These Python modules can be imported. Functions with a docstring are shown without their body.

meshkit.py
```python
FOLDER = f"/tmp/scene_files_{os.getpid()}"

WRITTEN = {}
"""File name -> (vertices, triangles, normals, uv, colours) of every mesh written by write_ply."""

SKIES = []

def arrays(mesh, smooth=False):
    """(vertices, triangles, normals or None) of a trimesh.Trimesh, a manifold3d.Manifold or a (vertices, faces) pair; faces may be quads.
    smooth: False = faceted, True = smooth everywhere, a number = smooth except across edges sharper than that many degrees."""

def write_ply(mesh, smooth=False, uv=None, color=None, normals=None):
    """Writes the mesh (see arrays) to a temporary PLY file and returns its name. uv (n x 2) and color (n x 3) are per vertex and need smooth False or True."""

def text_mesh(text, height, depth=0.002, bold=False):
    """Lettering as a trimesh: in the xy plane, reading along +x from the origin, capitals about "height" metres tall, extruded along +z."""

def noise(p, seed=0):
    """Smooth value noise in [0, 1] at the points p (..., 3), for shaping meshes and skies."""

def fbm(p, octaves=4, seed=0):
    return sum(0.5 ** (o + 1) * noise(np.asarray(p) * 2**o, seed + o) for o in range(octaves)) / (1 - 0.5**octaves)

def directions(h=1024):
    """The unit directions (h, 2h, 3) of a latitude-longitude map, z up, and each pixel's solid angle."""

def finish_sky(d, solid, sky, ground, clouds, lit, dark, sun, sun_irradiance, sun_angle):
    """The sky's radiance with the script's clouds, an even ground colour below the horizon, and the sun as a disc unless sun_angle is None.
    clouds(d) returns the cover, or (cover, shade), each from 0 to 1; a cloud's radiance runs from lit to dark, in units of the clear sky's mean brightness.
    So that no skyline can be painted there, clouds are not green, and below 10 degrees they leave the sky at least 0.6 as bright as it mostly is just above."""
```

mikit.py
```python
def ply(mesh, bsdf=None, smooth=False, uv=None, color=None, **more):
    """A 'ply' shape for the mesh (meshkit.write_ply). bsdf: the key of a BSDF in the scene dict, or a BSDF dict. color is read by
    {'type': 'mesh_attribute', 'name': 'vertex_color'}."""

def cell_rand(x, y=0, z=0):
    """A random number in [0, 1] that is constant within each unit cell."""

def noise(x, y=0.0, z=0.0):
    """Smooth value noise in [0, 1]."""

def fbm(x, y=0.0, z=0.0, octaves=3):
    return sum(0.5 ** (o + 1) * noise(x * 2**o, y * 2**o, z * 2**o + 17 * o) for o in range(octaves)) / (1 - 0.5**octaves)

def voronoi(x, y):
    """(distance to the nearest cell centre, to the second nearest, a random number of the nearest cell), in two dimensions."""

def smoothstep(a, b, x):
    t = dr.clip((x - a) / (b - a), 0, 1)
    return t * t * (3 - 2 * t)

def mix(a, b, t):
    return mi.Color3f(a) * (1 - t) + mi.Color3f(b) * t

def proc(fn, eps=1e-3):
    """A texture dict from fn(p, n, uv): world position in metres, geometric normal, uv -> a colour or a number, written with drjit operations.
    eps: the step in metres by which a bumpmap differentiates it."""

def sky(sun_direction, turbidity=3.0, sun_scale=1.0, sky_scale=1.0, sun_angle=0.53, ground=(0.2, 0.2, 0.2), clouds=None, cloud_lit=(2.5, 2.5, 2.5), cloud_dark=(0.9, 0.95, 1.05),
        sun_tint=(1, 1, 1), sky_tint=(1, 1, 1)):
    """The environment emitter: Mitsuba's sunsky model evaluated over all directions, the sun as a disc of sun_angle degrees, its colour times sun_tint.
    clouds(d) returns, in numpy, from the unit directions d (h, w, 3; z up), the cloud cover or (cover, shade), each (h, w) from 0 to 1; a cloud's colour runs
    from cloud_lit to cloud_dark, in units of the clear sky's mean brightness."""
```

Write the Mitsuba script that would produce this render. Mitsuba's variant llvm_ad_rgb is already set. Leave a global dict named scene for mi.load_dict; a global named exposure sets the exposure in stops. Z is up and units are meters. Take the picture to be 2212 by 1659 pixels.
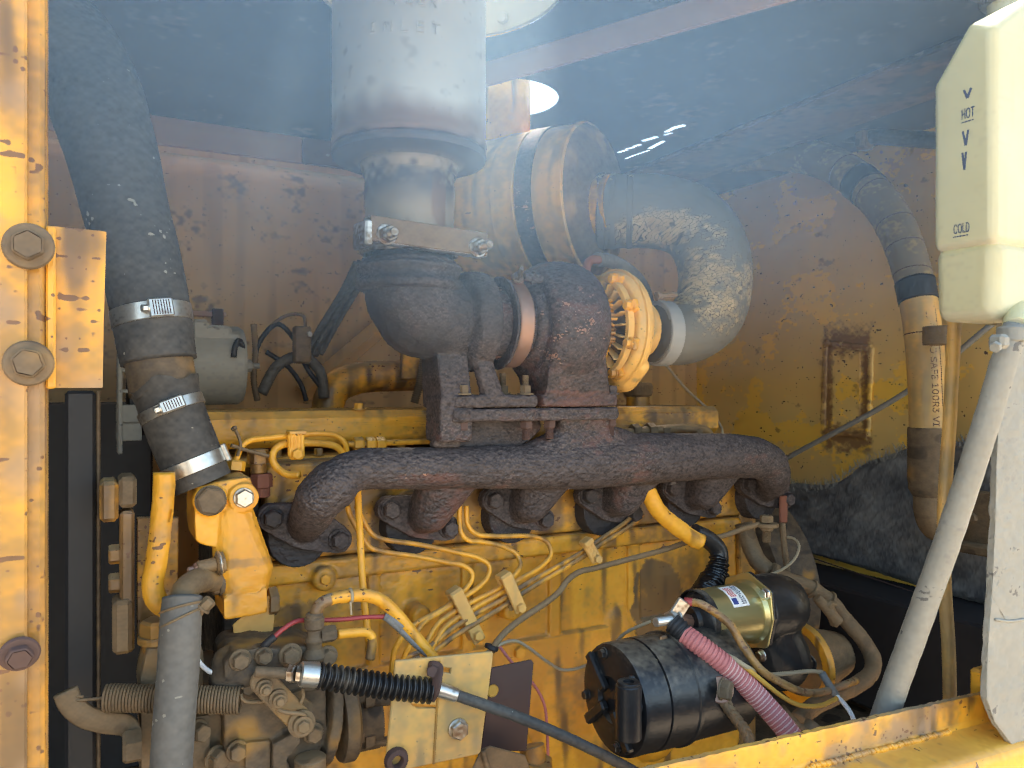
import math
import numpy as np, trimesh, mitsuba as mi, drjit as dr
import manifold3d as m3
import scipy.sparse as sp
import mikit, meshkit
from mikit import noise, fbm, smoothstep, mix, voronoi, proc

# ---------------------------------------------------------------- camera, sky, exposure
T = mi.ScalarTransform4f
TH = math.radians(28.0)                    # the camera looks 28 degrees to the right of the bay's cross direction
S, C = math.sin(TH), math.cos(TH)
FWD, RGT = np.array([S, C, 0.0]), np.array([C, -S, 0.0])
FOC, CX, HZ = 1703.0, 1106.0, 844.0        # survey units: 2212 x 1659 over the picture, horizon at 844
scene = {'type': 'scene'}
labels = {}
scene['camera'] = {'type': 'perspective', 'fov': math.degrees(2 * math.atan(1106.0 / FOC)), 'fov_axis': 'x', 'near_clip': 0.02, 'far_clip': 100.0,
                   'principal_point_offset_y': -(HZ - 829.5) / 1659.0,
                   'to_world': T().look_at(origin=[0, 0, 0], target=FWD.tolist(), up=[0, 0, 1]),
                   'medium': {'type': 'ref', 'id': 'smoke_medium'}}
scene['sky'] = mikit.sky((0.30, 0.42, 0.86), turbidity=3.0, sun_scale=0.70, sun_angle=10.0, ground=(0.42, 0.35, 0.26), sky_tint=(1.12, 1.0, 0.82))
exposure = 4.25

# ---------------------------------------------------------------- helpers: survey -> space
def ray(px, py):
    return FWD + (px - CX) / FOC * RGT - np.array([0, 0, (py - HZ) / FOC])
def PY(px, py, y):                         # the point seen there on the plane Y = y
    d = ray(px, py); return d * (y / d[1])
def PX(px, py, x):
    d = ray(px, py); return d * (x / d[0])
def PZ(px, py, z):
    d = ray(px, py); return d * (z / d[2])
def PD(px, py, dep):
    return ray(px, py) * dep
def depth(p):
    return float(np.dot(p, FWD))
def rad(px, p):                            # a size seen as px units at the point p, in metres
    return px / FOC * depth(p)
def ys(pts):                               # list of (px, py, Y) -> points
    return np.array([PY(*q) for q in pts])

# ---------------------------------------------------------------- helpers: meshes
def tm(v, f):
    return trimesh.Trimesh(np.asarray(v, float), np.asarray(f), process=False)
def join(*ms):
    return trimesh.util.concatenate([x for x in ms])
def frame(axis, up=None):
    w = np.asarray(axis, float); w = w / np.linalg.norm(w)
    u = np.asarray(up if up is not None else ([0, 0, 1.0] if abs(w[2]) < 0.9 else [1.0, 0, 0]), float)
    u = u - w * (u @ w); u /= np.linalg.norm(u)
    return np.stack([u, np.cross(w, u), w], 1)          # columns: up-ish, side, axis
def curve(pts, step=0.006):
    """Catmull-Rom through the points, evenly resampled."""
    P = np.asarray(pts, float)
    if len(P) < 3:
        n = max(2, int(np.linalg.norm(P[-1] - P[0]) / step) + 1)
        return P[0] + (P[-1] - P[0]) * np.linspace(0, 1, n)[:, None]
    Q = np.vstack([2 * P[0] - P[1], P, 2 * P[-1] - P[-2]]); out = []
    for i in range(1, len(Q) - 2):
        p0, p1, p2, p3 = Q[i - 1:i + 3]
        t0 = 0; t1 = t0 + np.linalg.norm(p1 - p0) ** .5; t2 = t1 + np.linalg.norm(p2 - p1) ** .5; t3 = t2 + np.linalg.norm(p3 - p2) ** .5
        t = np.linspace(t1, t2, 24, endpoint=False)[:, None]
        a1 = (t1 - t) / (t1 - t0) * p0 + (t - t0) / (t1 - t0) * p1; a2 = (t2 - t) / (t2 - t1) * p1 + (t - t1) / (t2 - t1) * p2
        a3 = (t3 - t) / (t3 - t2) * p2 + (t - t2) / (t3 - t2) * p3
        b1 = (t2 - t) / (t2 - t0) * a1 + (t - t0) / (t2 - t0) * a2; b2 = (t3 - t) / (t3 - t1) * a2 + (t - t1) / (t3 - t1) * a3
        out.append((t2 - t) / (t2 - t1) * b1 + (t - t1) / (t2 - t1) * b2)
    out = np.vstack(out + [P[-1:]])
    s = np.r_[0, np.cumsum(np.linalg.norm(np.diff(out, axis=0), axis=1))]
    n = max(3, int(s[-1] / step) + 1)
    return np.stack([np.interp(np.linspace(0, s[-1], n), s, out[:, k]) for k in range(3)], 1)
def sweep(P, r, seg=14, cap=True, flat=None, up=None):
    """A round (or elliptical: flat = (a, b) factors) tube along the points; r is one radius or one per point."""
    P = np.asarray(P, float); n = len(P); r = np.broadcast_to(np.asarray(r, float), (n,))
    t = np.gradient(P, axis=0); t /= np.linalg.norm(t, axis=1, keepdims=True) + 1e-12
    u = frame(t[0], up)[:, 0]; U = []
    for k in range(n):
        u = u - t[k] * (u @ t[k]); u /= np.linalg.norm(u); U.append(u)
    U = np.array(U); W = np.cross(t, U); ang = np.arange(seg) * 2 * np.pi / seg
    fa, fb = flat or (1, 1)
    v = P[:, None] + r[:, None, None] * (fa * np.cos(ang)[None, :, None] * U[:, None] + fb * np.sin(ang)[None, :, None] * W[:, None])
    v = v.reshape(-1, 3); f = []
    i, j = np.meshgrid(np.arange(n - 1), np.arange(seg), indexing='ij'); i, j = i.ravel(), j.ravel(); j2 = (j + 1) % seg
    f = np.vstack([np.stack([i * seg + j, i * seg + j2, (i + 1) * seg + j2], 1), np.stack([i * seg + j, (i + 1) * seg + j2, (i + 1) * seg + j], 1)])
    if cap:
        a, b = len(v), len(v) + 1; v = np.vstack([v, P[:1], P[-1:]]); j = np.arange(seg); j2 = (j + 1) % seg; e = (n - 1) * seg
        f = np.vstack([f, np.stack([np.full(seg, a), j2, j], 1), np.stack([np.full(seg, b), e + j, e + j2], 1)])
    return tm(v, f)
def pipe(pts, r, step=0.006, seg=14, **k):
    return sweep(curve(pts, step), r, seg, **k)
def lathe(prof, o, axis, seg=48, closed=False, a0=0.0, a1=2 * math.pi):
    """Profile [(r, h), ...] turned about the axis through o; closed: the profile is a ring that does not touch the axis."""
    pr = np.array(prof, float); F = frame(axis); full = abs(a1 - a0 - 2 * math.pi) < 1e-6
    ang = a0 + (a1 - a0) * np.arange(seg) / (seg if full else seg - 1)
    v = np.asarray(o) + pr[None, :, 0, None] * (np.cos(ang)[:, None, None] * F[:, 0] + np.sin(ang)[:, None, None] * F[:, 1]) + pr[None, :, 1, None] * F[:, 2]
    n = len(pr); m = n if closed else n - 1; f = []
    for a in range(seg if full else seg - 1):
        b = (a + 1) % seg
        for k in range(m):
            k2 = (k + 1) % n
            f += [[a * n + k, b * n + k, b * n + k2], [a * n + k, b * n + k2, a * n + k2]]
    x = tm(v.reshape(-1, 3), f); x.merge_vertices(); x.update_faces(x.nondegenerate_faces()); x.fix_normals(); return x
def ring(o, axis, r0, r1, w, seg=48, c=0.001):
    h = w / 2
    return lathe([(r0, -h), (r1 - c, -h), (r1, -h + c), (r1, h - c), (r1 - c, h), (r0, h)], o, axis, seg, closed=True)
def cyl(p0, p1, r, r2=None, seg=32, c=0.0015):
    p0, p1 = np.asarray(p0, float), np.asarray(p1, float); L = np.linalg.norm(p1 - p0); r2 = r if r2 is None else r2
    return lathe([(0, 0), (max(r - c, 1e-4), 0), (r, c), (r2, L - c), (max(r2 - c, 1e-4), L), (0, L)], p0, p1 - p0, seg)
def hexbolt(p, axis, af, h, washer=None, stud=0.0, srad=None, rot=0.0, six=6):
    """Bolt head (af across flats, height h) standing on p; washer = (radius, thickness); stud = thread that shows beyond."""
    F = frame(axis); p = np.asarray(p, float); ms = []; z = 0.0
    if washer:
        ms.append(lathe([(0, 0), (washer[0], 0), (washer[0], washer[1] * .7), (washer[0] * .95, washer[1]), (0, washer[1])], p, axis, 28)); z = washer[1] * .98
    R = af / math.sqrt(3); a = np.arange(six) * 2 * np.pi / six + rot; q = []
    for rr, hh in ((R, 0), (R, h * .82), (R * .86, h)):
        q.append(p + (z + hh) * F[:, 2] + rr * (np.cos(a)[:, None] * F[:, 0] + np.sin(a)[:, None] * F[:, 1]))
    ms.append(trimesh.convex.convex_hull(np.vstack(q)))
    if stud:
        sr = srad or af * .3; n = max(3, int(stud / 0.0018)); pr = [(0, 0)]
        for k in range(n):
            pr += [(sr, stud * (k + .1) / n), (sr * .86, stud * (k + .6) / n)]
        pr += [(sr * .8, stud), (0, stud)]
        ms.append(lathe(pr, p + (z + h) * F[:, 2], axis, 16))
    return join(*ms)
def rbox(c, size, b=0.002, F=None):
    """A box with chamfered edges; F: columns are its own axes."""
    h = np.asarray(size, float) / 2; b = min(b, *(h * .45)); pts = []
    for sx in (-1, 1):
        for sy in (-1, 1):
            for sz in (-1, 1):
                s = np.array([sx, sy, sz]); 
                for k in range(3):
                    q = h - b; q[k] = h[k]; pts.append(s * q)
    pts = np.array(pts) @ (np.eye(3) if F is None else np.asarray(F)).T + np.asarray(c)
    return trimesh.convex.convex_hull(pts)
def poly_plate(poly, o, U, V, thick, b=0.0012, holes=()):
    """A plate: the 2-D outline (in U, V from o), thickness along U x V from the front face backwards (front = +normal side)."""
    import shapely.geometry as sg, shapely
    P = sg.Polygon(poly, holes).buffer(0); U, V = np.asarray(U, float), np.asarray(V, float); N = np.cross(U, V)
    P = sg.polygon.orient(P, 1.0); ms_v, ms_f = [], []
    q = P.buffer(-b, join_style=2); q = P if q.geom_type != 'Polygon' or len(q.interiors) != len(P.interiors) else sg.polygon.orient(q, 1.0)
    def same(R, Q):
        # inner ring with as many points as the outer one: mitred offset by hand
        A = np.array(R.coords)[:-1]; n = len(A); e = np.roll(A, -1, 0) - A; e /= np.linalg.norm(e, axis=1, keepdims=True) + 1e-15
        nr = np.stack([-e[:, 1], e[:, 0]], 1); m = nr + np.roll(nr, 1, 0); m /= np.maximum((m * m).sum(1, keepdims=True) / 2, .35)
        return A, A + b * m
    rings = [same(r, None) for r in [P.exterior, *P.interiors]]
    A = np.vstack([r[0] for r in rings]); B = np.vstack([r[1] for r in rings]); n = len(A)
    try:
        cap = sg.Polygon(rings[0][1], [r[1] for r in rings[1:]])
        if not cap.is_valid: raise ValueError
        vv, ff = trimesh.creation.triangulate_polygon(cap, engine='earcut')
        if len(vv) != n or np.abs(vv - B).max() > 1e-9: 
            from scipy.spatial import cKDTree
            ff = cKDTree(B).query(vv)[1][ff]
    except Exception:
        B = A; vv, ff = trimesh.creation.triangulate_polygon(P, engine='earcut')
        from scipy.spatial import cKDTree
        ff = cKDTree(B).query(vv)[1][ff]
    lay = [(B, 0), (A, -min(b, thick * .4)), (A, -thick + min(b, thick * .4)), (B, -thick)]
    V3 = np.vstack([np.asarray(o) + a[:, :1] * U + a[:, 1:] * V + h * N for a, h in lay]); F = [ff, ff[:, ::-1] + 3 * n]
    k = 0
    for R, _ in rings:
        m = len(R); i = k + np.arange(m); j = k + (np.arange(m) + 1) % m; k += m
        for L in range(3):
            a, b2 = L * n, (L + 1) * n
            F += [np.stack([a + i, b2 + i, b2 + j], 1), np.stack([a + i, b2 + j, a + j], 1)]
    x = tm(V3, np.vstack(F)); x.fix_normals(); return x
def round_poly(poly, r):
    import shapely.geometry as sg
    P = sg.Polygon(poly).buffer(-r).buffer(2 * r).buffer(-r).simplify(r * .05)
    return list(P.exterior.coords)[:-1]
def slabY(px, y, thick, b=0.0012, r=0.0, holes=()):
    """A plate parallel to the engine's side whose outline was surveyed on Y = y."""
    q = np.array([PY(a, c, y) for a, c in px])[:, [0, 2]]
    q = round_poly(q, r) if r else q
    hs = [np.array([PY(a, c, y) for a, c in h])[:, [0, 2]] for h in holes]
    return poly_plate(q, [0, y, 0], [1, 0, 0], [0, 0, 1], thick, b, hs)
# castings: solids joined, refined, softened
def M(mesh):
    mesh.merge_vertices()
    return m3.Manifold(m3.Mesh(np.asarray(mesh.vertices, np.float32), np.asarray(mesh.faces, np.uint32)))
def msph(p, r, n=20):
    return m3.Manifold.sphere(float(r), n).translate([float(x) for x in p])
def mcap(p, q, r, r2=None):
    return m3.Manifold.batch_hull([msph(p, r), msph(q, r if r2 is None else r2)])
def mchain(pts, rs):
    rs = np.broadcast_to(rs, (len(pts),)); return m3.Manifold.batch_boolean([mcap(pts[k], pts[k + 1], rs[k], rs[k + 1]) for k in range(len(pts) - 1)], m3.OpType.Add)
def madd(*ms):
    return m3.Manifold.batch_boolean([x if isinstance(x, m3.Manifold) else M(x) for x in ms], m3.OpType.Add)
def soften(mesh, it=8, lam=.5):
    v, f = np.array(mesh.vertices), np.array(mesh.faces); n = len(v)
    e = np.vstack([f[:, [0, 1]], f[:, [1, 2]], f[:, [2, 0]]]); A = sp.coo_matrix((np.ones(2 * len(e)), (np.r_[e[:, 0], e[:, 1]], np.r_[e[:, 1], e[:, 0]])), (n, n)).tocsr()
    A.data[:] = 1; D = sp.diags(1 / np.maximum(np.asarray(A.sum(1)).ravel(), 1)); L = D @ A
    for k in range(it):
        v = v + lam * (L @ v - v); v = v - (lam * 1.04) * (L @ v - v) * (.55 if k % 2 else .9)
    return tm(v, f)
def bumpy(mesh, amp, freq, seed=0, octaves=3):
    n = mesh.vertex_normals; v = mesh.vertices
    return tm(v + n * (amp * 2 * (meshkit.fbm(v * freq + 50, octaves, seed) - .5))[:, None], mesh.faces)
def cast(*ms, e=0.006, it=8, amp=0.0006, freq=160, seed=0):
    x = madd(*ms); x = x.refine_to_length(e); g = x.to_mesh(); t = tm(g.vert_properties[:, :3], g.tri_verts); t.merge_vertices()
    t = soften(t, it)
    return bumpy(t, amp, freq, seed) if amp else t

# ---------------------------------------------------------------- helpers: the scene's entries
def free(key):
    if key not in scene and key not in labels and not any(k.startswith(key + '__') for k in scene): return key
    n = 1
    while f'{key}_{n:03d}' in scene or f'{key}_{n:03d}' in labels: n += 1
    return f'{key}_{n:03d}'
def thing(name, label, cat, group=None, kind=None):
    key = free(name); labels[key] = {'label': label, 'category': cat}
    if group: labels[key]['group'] = group
    if kind: labels[key] = {'label': label, 'kind': kind}
    return key
def add(key, mesh, mat, smooth=35, uv=(0.3, 0.2)):
    v, f, n = meshkit.arrays(mesh, smooth)
    uvv = np.tile(np.asarray(uv, float), (len(v), 1)) if not callable(uv) else np.asarray(uv(v), float)
    path = meshkit.write_ply((v, f), False, uvv, None, normals=n)
    scene[key] = {'type': 'ply', 'filename': path, 'face_normals': n is None, 'bsdf': {'type': 'ref', 'id': mat}}
    return key
def part(parent, name, mesh, mat, smooth=35, uv=(0.3, 0.2), label=None):
    key = f'{parent}__{name}'; n = 1
    while key in scene: key = f'{parent}__{name}_{n:03d}'; n += 1
    add(key, mesh, mat, smooth, uv)
    if label: labels[key] = {'label': label}
    return key
def solo(name, label, cat, mesh, mat, smooth=35, uv=(0.3, 0.2), group=None):
    return add(thing(name, label, cat, group), mesh, mat, smooth, uv)
# ---------------------------------------------------------------- materials
def pr(key, color, rough=.5, metal=0.0, bump=None, spec=.5, two=False, **k):
    b = {'type': 'principled', 'base_color': color if isinstance(color, dict) else {'type': 'rgb', 'value': list(color)},
         'roughness': rough, 'metallic': metal, 'specular': spec, **k}
    if bump: b = {'type': 'bumpmap', 'nested_texture': proc(bump[0], bump[2] if len(bump) > 2 else 6e-4), 'scale': bump[1], 'bsdf': b}
    scene[key] = {'type': 'twosided', 'bsdf': b}
def N(p, s, z=None, o=0.0):
    return noise(p.x * s + o, p.y * s + o, p.z * (s if z is None else z) + o)
def B(p, s, z=None, o=0.0, oct=3):
    return fbm(p.x * s + o, p.y * s + o, p.z * (s if z is None else z) + o, oct)
def bump_cast(p, n, uv): return .65 * N(p, 230) + .35 * N(p, 480)
def bump_paint(p, n, uv): return .6 * N(p, 170) + .4 * N(p, 420)
def bump_fine(p, n, uv): return N(p, 700) * .5 + N(p, 90) * .5
def c_yellow(p, n, uv):
    d, r = uv.x, uv.y
    a, b, s = B(p, 13), B(p, 110, oct=2), N(p, 75, 8)
    c = mix((.68, .30, .018), (.82, .41, .038), b)
    c = mix(c, (.46, .18, .02), smoothstep(.45, .75, N(p, 30, 5, 3.)) * .5)
    g = smoothstep(.70 - .6 * d, 1.0 - .5 * d, .55 * a + .25 * b + .32 * s)
    c = mix(c, (.15, .090, .040), g * (.45 + .5 * d))
    c = mix(c, (.085, .05, .026), smoothstep(.66 - .22 * d, .84 - .22 * d, .55 * B(p, 24, 9, 11., 3) + .45 * s) * .75)
    c = mix(c, (.30, .24, .15), smoothstep(.35, .95, n.z) * (.15 + .6 * d))
    c = mix(c, (.26, .17, .11), smoothstep(.78 - .45 * r, .98 - .45 * r, .5 * a + .5 * N(p, 48, 34, 6.)) * .55)
    k = smoothstep(.86 - .26 * r, .92 - .26 * r, .40 * N(p, 60, o=9.) + .60 * N(p, 230))
    return mix(c, mix((.07, .032, .018), (.16, .07, .03), b), k * .9)
def c_wall(p, n, uv):
    a, b = B(p, 7), B(p, 60, oct=2); s = N(p, 38, 2.2)
    c = mix((.44, .27, .105), (.56, .35, .14), a)
    c = mix(c, (.34, .20, .08), smoothstep(.5, .8, s) * .6)
    c = mix(c, (.62, .34, .05), smoothstep(.575, .585, .7 * B(p, 9, o=31.) + .3 * b) * uv.y)
    c = mix(c, (.10, .06, .045), smoothstep(.64, .84, .55 * N(p, 13, 10, 5.) + .45 * b) * .75)
    return mix(c, (.08, .045, .035), smoothstep(.80, .87, .3 * N(p, 60, o=2.) + .7 * N(p, 160)) * .6)
HATCH = PX(1829, 842, 1.75)
def c_sidewall(p, n, uv):
    a, b = B(p, 6), B(p, 70, oct=3)
    c = mix((.56, .37, .12), (.66, .44, .15), a)
    c = mix(c, (.48, .30, .15), smoothstep(.1, .75, p.z) * .6)
    m = .72 * B(p, 8, 8, 12., 3) + .28 * b + .10 * smoothstep(.2, -.15, p.z) - .06
    c = mix(c, (.74, .45, .07), smoothstep(.528, .540, m))
    c = mix(c, (.075, .04, .03), smoothstep(.76, .80, .35 * N(p, 60, o=4.) + .65 * N(p, 190)))
    q = dr.maximum(dr.abs(p.y - HATCH[1]) / .058, dr.abs(p.z - HATCH[2]) / .128)
    c = mix(c, (.15, .07, .035), smoothstep(.42, .02, dr.abs(q - 1.) + .7 * (b - .5)) * .85)
    return mix(c, (.17, .085, .04), smoothstep(.70, .80, .6 * N(p, 26, o=8.) + .4 * b) * .6)
def c_cast(p, n, uv):
    a, b, f = B(p, 16), B(p, 100, oct=2), N(p, 430)
    c = mix((.026, .021, .022), (.092, .073, .071), smoothstep(.1, .9, .3 * b + .4 * N(p, 240) + .3 * f))
    c = mix(c, (.135, .058, .045), smoothstep(.66 - .38 * uv.x, .95 - .3 * uv.x, .65 * a + .35 * b) * .75)
    c = mix(c, (.15, .13, .118), smoothstep(.5, .95, f) * smoothstep(.35, .7, a) * .4)
    c = mix(c, (.030, .028, .03), smoothstep(.75 - .6 * uv.y, 1. - .5 * uv.y, B(p, 9, o=7.)) * .85)
    return mix(c, (.50, .24, .15), smoothstep(.70, .73, .6 * N(p, 75, o=3.) + .4 * f) * smoothstep(.55, .7, N(p, 9, o=5.)) * smoothstep(.3, .8, uv.x))
def c_rubber(p, n, uv):
    a, b = B(p, 20), B(p, 160, oct=2)
    c = mix((.020, .020, .021), (.034, .033, .033), b)
    c = mix(c, (.23, .205, .17), dr.clip(.75 * uv.x + .45 * (.5 * a + .5 * b - .5), 0, 1))
    return mix(c, (.33, .30, .24), smoothstep(.84 - .22 * uv.y, .88 - .22 * uv.y, .35 * N(p, 45) + .65 * N(p, 170, o=4.)) * .8)
def c_muffler(p, n, uv):
    a, b = B(p, 12), B(p, 80, oct=2)
    c = mix((.50, .47, .40), (.62, .58, .49), a)
    c = mix(c, (.23, .20, .165), smoothstep(.60, .85, .4 * N(p, 70, 40, 2.) + .6 * b) * .4)
    h = p.z + .035 * (N(p, 40, 4) - .5) + .03 * (a - .5)
    c = mix(c, (.19, .088, .040), smoothstep(.420, .374, h) * .94)
    c = mix(c, (.055, .045, .045), smoothstep(.368, .352, h) * .9)
    c = mix(c, (.30, .235, .16), smoothstep(.345, .33, p.z) * .9)
    c = mix(c, (.05, .04, .042), smoothstep(.335, .30, p.z + .05 * (b - .5)) * smoothstep(.255, .30, p.z) * smoothstep(.30, .62, a))
    return mix(c, (.17, .085, .05), smoothstep(.33, .28, p.z) * smoothstep(.5, .62, N(p, 45, 14)) * .7)
def c_roof(p, n, uv):
    a, b = B(p, 5), B(p, 55, oct=3)
    c = mix((.020, .019, .021), (.042, .036, .034), a)
    c = mix(c, (.15, .075, .045), smoothstep(.66 - .5 * uv.x, .9 - .5 * uv.x, .6 * B(p, 9, o=3.) + .4 * b) * .8)
    return mix(c, (.40, .27, .17), smoothstep(.70, .72, .5 * N(p, 60) + .5 * b) * uv.y)
def c_tank(p, n, uv):
    a, b = B(p, 9), N(p, 60, 5)
    c = mix((.42, .375, .185), (.50, .445, .255), a)
    c = mix(c, (.42, .35, .17), smoothstep(.55, .9, b) * .45)
    c = mix(c, (.30, .25, .15), smoothstep(.50, .85, .7 * B(p, 16, 6) + .3 * N(p, 150)) * .5)
    return mix(c, (.47, .45, .38), smoothstep(.3, -.8, n.z) * .5)
def c_crackhose(p, n, uv):
    a = B(p, 14); s = 52.
    x = p.x * s + .5 * N(p, 90) ; z = p.z * s * 1.15 + p.y * s * .55 + .5 * N(p, 80, o=5.)
    f1, f2, w = voronoi(x * 2.7, z * 2.7)
    c = mix((.10, .093, .076), (.16, .145, .115), a)
    m = .6 * B(p, 16, o=4.) + .2 + .25 * (N(p, 120) - .5) + .75 * uv.y
    c = mix(c, mix((.36, .25, .12), (.52, .38, .20), w), smoothstep(.80, 1.0, m) * .8)
    crack = smoothstep(.16, .04, f2 - f1) * smoothstep(.74, .92, m)
    return mix(c, (.035, .03, .026), crack)
def c_steel(p, n, uv):
    a, b = B(p, 35), N(p, 260)
    c = mix((.52, .49, .43), (.62, .60, .55), b)
    return mix(c, (.20, .14, .09), smoothstep(.70 - .6 * uv.x, 1. - .5 * uv.x, .7 * a + .3 * b))
def c_dust(p, n, uv):
    """oil-dark metal under settled dust; uv.x lightness of the dust, uv.y how yellow the paint below shows"""
    a, b, f = B(p, 18), B(p, 90, oct=2), N(p, 380)
    c = mix((.045, .036, .028), (.10, .075, .05), b)
    c = mix(c, (.42, .21, .03), smoothstep(.66 - .5 * uv.y, .92 - .5 * uv.y, a) * .85)
    c = mix(c, (.25, .165, .085), dr.clip(.95 * uv.x + .7 * (.4 * a + .35 * b + .25 * f - .5) + .15 * n.z, 0, 1))
    return mix(c, (.015, .014, .014), smoothstep(.70, .78, N(p, 32, o=6.)) * .7 * (1. - uv.x))
def c_mat(p, n, uv):
    return mix((.080, .081, .085), (.245, .24, .225), smoothstep(.25, .95, .25 * N(p, 260, 90) + .75 * B(p, 22)) )
def c_pillar(p, n, uv):
    a, b = B(p, 12), B(p, 130, oct=2)
    c = mix((.19, .178, .148), (.28, .262, .215), .6 * a + .4 * b)
    c = mix(c, (.17, .16, .145), smoothstep(.60, .80, .5 * N(p, 16, 9, 3.) + .5 * b) * .6)
    return mix(c, (.06, .056, .054), smoothstep(.68, .76, .4 * N(p, 22, 36, 8.) + .35 * b + .25 * N(p, 210)) * .75)
def c_black(p, n, uv):
    a, b = B(p, 22), B(p, 140, oct=2)
    c = mix((.012, .012, .013), (.020, .020, .021), b)
    return mix(c, (.22, .18, .13), smoothstep(.62 - .4 * uv.x, 1.05 - .4 * uv.x, .6 * a + .25 * b + .25 * n.z) * .8)
def c_ground(p, n, uv): return mix((.40, .33, .24), (.48, .40, .30), B(p, 3))

pr('yellow', proc(c_yellow), .42, bump=(bump_paint, .0009))
def c_faded(p, n, uv): return mix(c_yellow(p, n, uv), mix((.60, .45, .19), (.50, .38, .20), N(p, 60)), .42)
pr('faded_yellow', proc(c_faded), .5, bump=(bump_paint, .0006))
pr('sheet', proc(c_yellow), .38, bump=(bump_fine, .0004))
pr('wallpaint', proc(c_wall), .5, bump=(bump_fine, .0004))
pr('sidewallpaint', proc(c_sidewall), .5, bump=(bump_fine, .0003))
pr('cast', proc(c_cast), .62, bump=(bump_cast, .0042), spec=.45)
pr('rubber', proc(c_rubber), .62, bump=(bump_fine, .0003), spec=.35)
pr('tan_rubber', proc(lambda p, n, uv: mix(mix((.13, .10, .065), (.21, .16, .095), B(p, 15)), (.30, .21, .09), smoothstep(.50, .70, .6 * B(p, 20, o=6.) + .4 * B(p, 120, oct=2) + .22 * smoothstep(.25, .05, p.z)))), .6, bump=(bump_fine, .0002))
pr('muffler_sheet', proc(c_muffler), .42, .25, bump=(bump_fine, .0003))
pr('roof_steel', proc(c_roof), .5, bump=(bump_fine, .00015))
pr('tank_plastic', proc(c_tank), .38, bump=(bump_paint, .0004))
pr('cracked_hose', proc(c_crackhose), .55)
pr('steel', proc(c_steel), .32, .85)
pr('dusty', proc(c_dust), .65, bump=(bump_paint, .0008), spec=.35)
pr('mat', proc(c_mat), .95, bump=(bump_cast, .004), spec=.1)
pr('pillar_paint', proc(c_pillar), .6, bump=(bump_cast, .0012))
pr('black', proc(c_black), .36, bump=(bump_paint, .0003))
pr('dirt', proc(c_ground), .95, spec=.1)
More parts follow.
